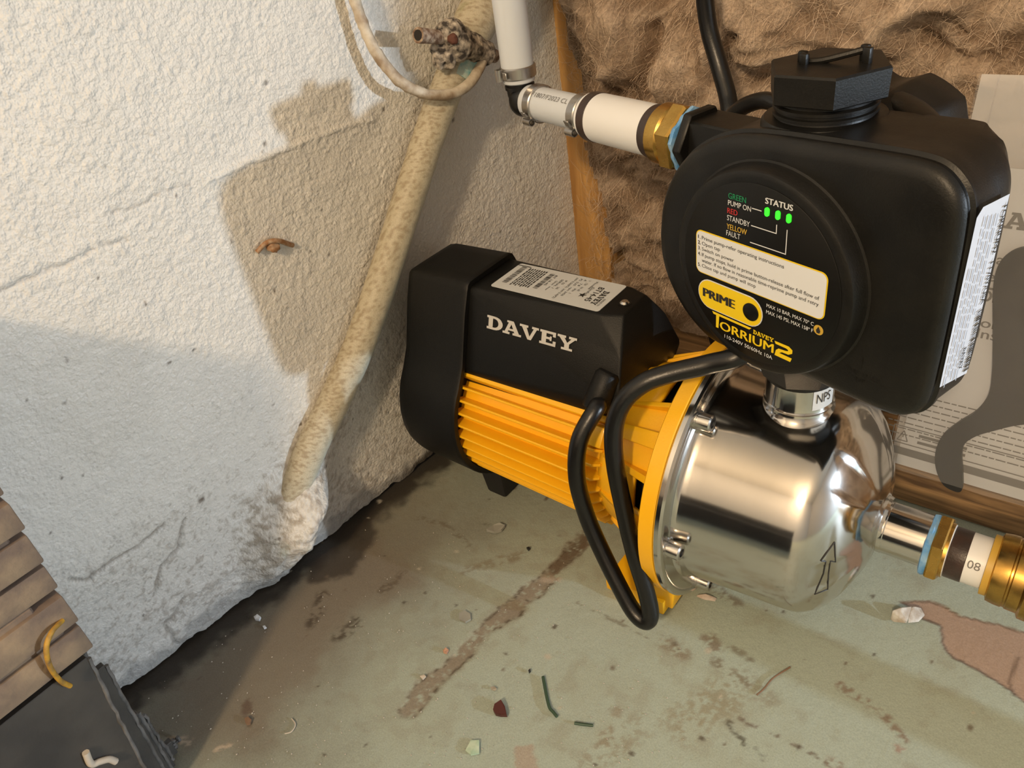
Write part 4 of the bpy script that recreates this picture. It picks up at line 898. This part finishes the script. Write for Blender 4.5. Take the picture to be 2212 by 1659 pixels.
hp2 = catmull(np.vstack([hp2, hp2[:1]]), 5)[:-1]; V, F = extr(hp2, bagp, .0008, .0050); spn = obj('fork_spanner', V, F, spanner_m, smooth=None); tag(spn, 'dark grey plastic fork spanner inside the clear bag at right', 'spanner')

# ================================================================== STACKED SLATES AND TILES, LOWER LEFT
def sheet(x, tr, br, th, Ly=.27):
    a, b = at(*tr, 0, x), at(*br, 0, x); e = (b - a) / (a[2] - b[2]); c = a + e * (a[2] - .0006)
    P = []
    for p in (a, c, c - [0, Ly, 0], a - [0, Ly, 0]): P += [p, p - [th, 0, 0]]
    return hull(P, .0004, 1)
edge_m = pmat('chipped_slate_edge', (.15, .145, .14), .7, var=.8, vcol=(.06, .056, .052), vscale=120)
sl_spec = [(-.3400, (188, 1420), (310, 1659), .0046), (-.3462, (226, 1437), (350, 1659), .0042), (-.3520, (298, 1540), (368, 1659), .0040), (-.3575, (309, 1545), (384, 1659), .0035), (-.3640, (372, 1600), (402, 1659), .0044), (-.3705, (398, 1622), (418, 1659), .0040),
           (-.3800, (180, 1408), (300, 1640), .0046), (-.3960, (170, 1400), (290, 1640), .0046), (-.4120, (160, 1392), (280, 1640), .0046)]
sl_lab = ['broad dark slate on edge at the front of the bundle, under the brown tiles', 'second dark slate in the bundle, just behind the broad front one', 'third dark slate in the bundle, its pale thin edge showing', 'fourth dark slate in the bundle, its pale edge beside the third', 'low dark slate in the bundle standing out to the right', 'lowest dark slate at the outer right end of the bundle'] + ['dark slate inside the bundle, third from the white wall', 'dark slate inside the bundle, second from the white wall', 'innermost dark slate of the bundle, next to the white wall']
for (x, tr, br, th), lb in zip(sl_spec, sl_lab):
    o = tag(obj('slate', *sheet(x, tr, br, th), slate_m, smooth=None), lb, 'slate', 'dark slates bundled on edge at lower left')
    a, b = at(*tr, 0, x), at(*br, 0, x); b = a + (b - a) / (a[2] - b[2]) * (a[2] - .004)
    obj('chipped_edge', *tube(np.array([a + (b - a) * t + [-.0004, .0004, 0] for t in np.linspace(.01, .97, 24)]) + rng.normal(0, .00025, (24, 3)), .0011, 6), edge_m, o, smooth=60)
ztile = at(205, 1398, 0, -.337)[2] + .0005
tl_lab = ['lowest ribbed brown clay tile in the stack, resting on the dark slates', 'second ribbed brown clay tile from the bottom of the stack', 'third ribbed brown clay tile from the bottom of the stack', 'fourth ribbed brown clay tile from the bottom of the stack', 'fifth ribbed brown clay tile from the bottom of the stack', 'sixth ribbed brown clay tile from the bottom, reaching the frame edge'] + ['seventh brown clay tile from the bottom, just past the picture edge', 'eighth brown clay tile from the bottom, past the picture edge', 'topmost brown clay tile of the stack, past the picture edge']
zz, k = ztile, 0
while zz < .292 and k < 9:
    hgt = [.019, .021, .017, .020, .018, .020, .019, .020, .019][k]; f_ = (zz - ztile) / max(1e-6, at(0, 1045, 0, -.337)[2] - ztile); y1 = at(205, 1398, 0, -.337)[1] * (1 - f_) + at(0, 1045, 0, -.337)[1] * f_
    dx = [0, .001, -.0012, .0006, .0016, -.001, 0, .001, 0][k]
    m_ = MB(); m_.add(hull([(x, y, z) for x in (-.428, -.337 + dx) for y in (-.24, y1) for z in (zz, zz + hgt * .84)], .0010, 2)); m_.add(hull([(x, y, z) for x in (-.428, -.3395 + dx) for y in (-.24, y1 - .006 - .006 * (k % 3)) for z in (zz + hgt * .8, zz + hgt)], .0008, 1))
    tag(m_.obj('clay_tile', tile_m), tl_lab[k], 'tile', 'ribbed clay tiles stacked on the slates'); zz += hgt + .0002; k += 1
# flat pile of slates behind the viewer (mirrored in the casing)
pile = thing('slate_pile', 'flat pile of dark slates mirrored in the polished steel casing', 'slate pile', (-.16, -.27, 0))
for k in range(16):
    d_ = [random.uniform(-.006, .006) for _ in range(3)]; z_ = .0006 + k * .0105
    obj('slate', *box((-.31 + d_[0], -.42, z_), (-.02 + d_[1], -.12 + d_[2], z_ + .0080), .0005, 1), slate_m, pile, smooth=None)
wr = catmull([at(135, 1340, 0, -.336), at(112, 1365, 0, -.332), at(100, 1400, 0, -.330), at(108, 1440, 0, -.331), at(130, 1470, 0, -.334), at(152, 1482, 0, -.336)], 6)
tag(obj('frayed_wire', *tube(wr, .0012, 8), orange_m, smooth=60), 'bent yellow frayed wire hanging over the brown tiles', 'wire')
tag(obj('pale_crumb_strip', *tube(catmull([at(185, 1625, 0, -.3384), at(197, 1650, 0, -.3384), at(215, 1645, 0, -.3384), at(235, 1640, 0, -.3384), at(250, 1645, 0, -.3384)], 5), .0018, 8), tan_m, smooth=60), 'pale squiggle of dried filler on the dark slate', 'debris')

# ================================================================== LITTER ON THE FLOOR
def fpt(x, y, z=0.): return at(x, y, 2, z)
def chip(name, pts, th, mat, label, cat='debris', warp=.0006, group=None):
    P = [fpt(*p) for p in pts]; n = len(P); c = np.mean(P, 0); rr = random.Random(len(label)); V = []
    for z in (0.0002, th): V += [np.array([p[0], p[1], z + (rr.random() * warp if z > .001 or True else 0)]) for p in P]
    F = [list(range(n))[::-1], list(range(n, 2 * n))] + [[i, (i + 1) % n, n + (i + 1) % n, n + i] for i in range(n)]
    return tag(obj(name, V, F, mat, smooth=None), label, cat, group)
chip('paint_chip', [(1052, 1150), (1066, 1140), (1080, 1136), (1092, 1141), (1084, 1150), (1070, 1155)], .0022, chip_m, 'folded grey paint chip on the floor below the motor', warp=.0016)
chip('paint_chip', [(992, 1328), (1005, 1321), (1017, 1330), (1018, 1341), (1006, 1347), (993, 1341)], .0014, chip_m, 'round grey paint chip on the floor left of the long scrape')
chip('maroon_chip', [(1067, 1540), (1070, 1528), (1084, 1519), (1092, 1532), (1096, 1550), (1082, 1551), (1072, 1548)], .0030, brick_m, 'dark maroon chip lying on the floor', warp=.001)
chip('mint_chip', [(1006, 1624), (1018, 1602), (1036, 1602), (1036, 1630), (1018, 1634)], .0014, mint_m, 'pale mint paint chip near the bottom edge of the floor')
chip('white_crumb', [(550, 1336), (558, 1331), (565, 1336), (562, 1343), (553, 1342)], .0020, prt_white, 'white plaster crumb on the dark dirt by the wall')
chip('white_crumb', [(569, 1356), (574, 1354), (577, 1358), (572, 1361)], .0014, prt_white, 'smaller white plaster crumb nearer the long wall edge')
chip('pink_crumb', [(958, 1408), (964, 1403), (970, 1407), (966, 1414), (959, 1413)], .0018, pmat('pink_crumb', (.50, .28, .18), .8), 'small pinkish crumb beside the long brown scrape')
chip('grey_flake', [(908, 1464), (917, 1460), (921, 1464), (914, 1470)], .0014, tan_m, 'tiny pale flake left of the scrape end')
chip('thin_flake', [(1060, 1487), (1068, 1484), (1074, 1490), (1070, 1494), (1062, 1492)], .0010, pmat('flake_tan', (.33, .29, .22), .7), 'thin tan flake above the maroon chip')
chip('dark_seed', [(1138, 1187), (1143, 1185), (1146, 1188), (1142, 1191)], .0022, prt_black, 'tiny black seed on the floor near the scrape')
chip('dark_speck', [(1142, 1452), (1146, 1448), (1147, 1452), (1143, 1456)], .0016, prt_black, 'small black sliver above the green strip')
chip('dark_crumb', [(530, 1556), (538, 1552), (545, 1558), (542, 1566), (534, 1568)], .0022, twig_m, 'dark brown crumb on the dirt near the slates')
tag(obj('plastic_strip', *tube(catmull([fpt(1173, 1462, .0012), fpt(1180, 1500, .0012), fpt(1187, 1528, .0012), fpt(1195, 1538, .0012), fpt(1203, 1548, .0012)], 5), .0010, 8), grass_m, smooth=60), 'bent dark green strip lying on the floor', 'strip')
tag(obj('plastic_strip', *tube(np.array([fpt(1241, 1562, .0010), fpt(1260, 1565, .0010), fpt(1281, 1567, .0010)]), .0009, 8), grass_m, smooth=60), 'short straight green strip lying on the floor', 'strip')
tag(obj('dry_twig', *tube(catmull([fpt(1635, 1501, .0008), fpt(1650, 1488, .0009), fpt(1670, 1465, .001), fpt(1707, 1441, .0008)], 6), .00055, 6), twig_m, smooth=60), 'thin dry stem on the green floor below the steel casing', 'stem')
tag(obj('curled_fibre', *tube(catmull([fpt(615, 1585, .0006), fpt(630, 1580, .0006), fpt(638, 1565, .0006), fpt(630, 1552, .0006)], 6), .0004, 6), tan_m, smooth=60), 'curled pale fibre on the floor near the slates', 'fibre')
fk = []
lpx = [(1922, 1338, .0), (1926, 1318, .010), (1945, 1312, .012), (1960, 1316, .007), (1972, 1308, .009), (1990, 1312, .004), (2000, 1330, .003), (1985, 1345, .001), (1960, 1348, .004), (1942, 1340, .002), (1930, 1345, .0)]
tag(MB().add(hull([fpt(x, y, z * .8 + .0004) for x, y, z in lpx[:5] + lpx[8:]], .0008, 1)).add(hull([fpt(x, y, z * .7 + .0004) for x, y, z in lpx[3:9]], .0006, 1)).obj('peeled_paint_curl', pmat('peeled_paint', (.36, .32, .27), .6, var=.9, vcol=(.55, .55, .52), vscale=200, bump=.6), smooth=30), 'crumpled grey and pink curl of peeled paint beside the suction pipe', 'debris')
tag(MB().add(hull([fpt(x, y, z) for x, y, z in ((1502, 1288, .0005), (1520, 1296, .0005), (1545, 1300, .0005), (1550, 1292, .0005), (1525, 1282, .003), (1508, 1284, .002), (1540, 1290, .002))], .0003, 1)).obj('plaster_crumb', pmat('crumb_pink', (.42, .34, .28), .8, var=.6, vcol=(.6, .55, .5), vscale=200), smooth=30), 'pinkish plaster crumb under the lowest flange screw', 'debris')
# fine grit nobody could count
V, F, nb = [], [], 0
for _ in range(420):
    while True:
        px, py = rng.uniform(280, 1500), rng.uniform(1120, 1655); c = fpt(px, py)
        if c[0] > WA[0] + (c[1] - WA[1]) * .096 + .012 and not (-.215 < c[0] < -.15 and c[1] > .27): break
    r = rng.uniform(.00018, .0006); q = np.array([[1, 0, 0], [-1, 0, 0], [0, 1, 0], [0, -1, 0], [0, 0, 1], [0, 0, -1]]) * r * rng.uniform(.6, 1.4, (6, 1)); q[:, 2] = np.abs(q[:, 2]); V.append(c + q + [0, 0, .0001])
    F += [[nb + a_, nb + b_, nb + c_] for a_, b_, c_ in ((0, 2, 4), (2, 1, 4), (1, 3, 4), (3, 0, 4), (2, 0, 5), (1, 2, 5), (3, 1, 5), (0, 3, 5))]; nb += 6
g = obj('floor_grit', np.vstack(V), F, sand_m, smooth=None, recalc=False); tag(g, 'fine pale grit scattered over the painted floor', 'grit'); g['kind'] = 'stuff'
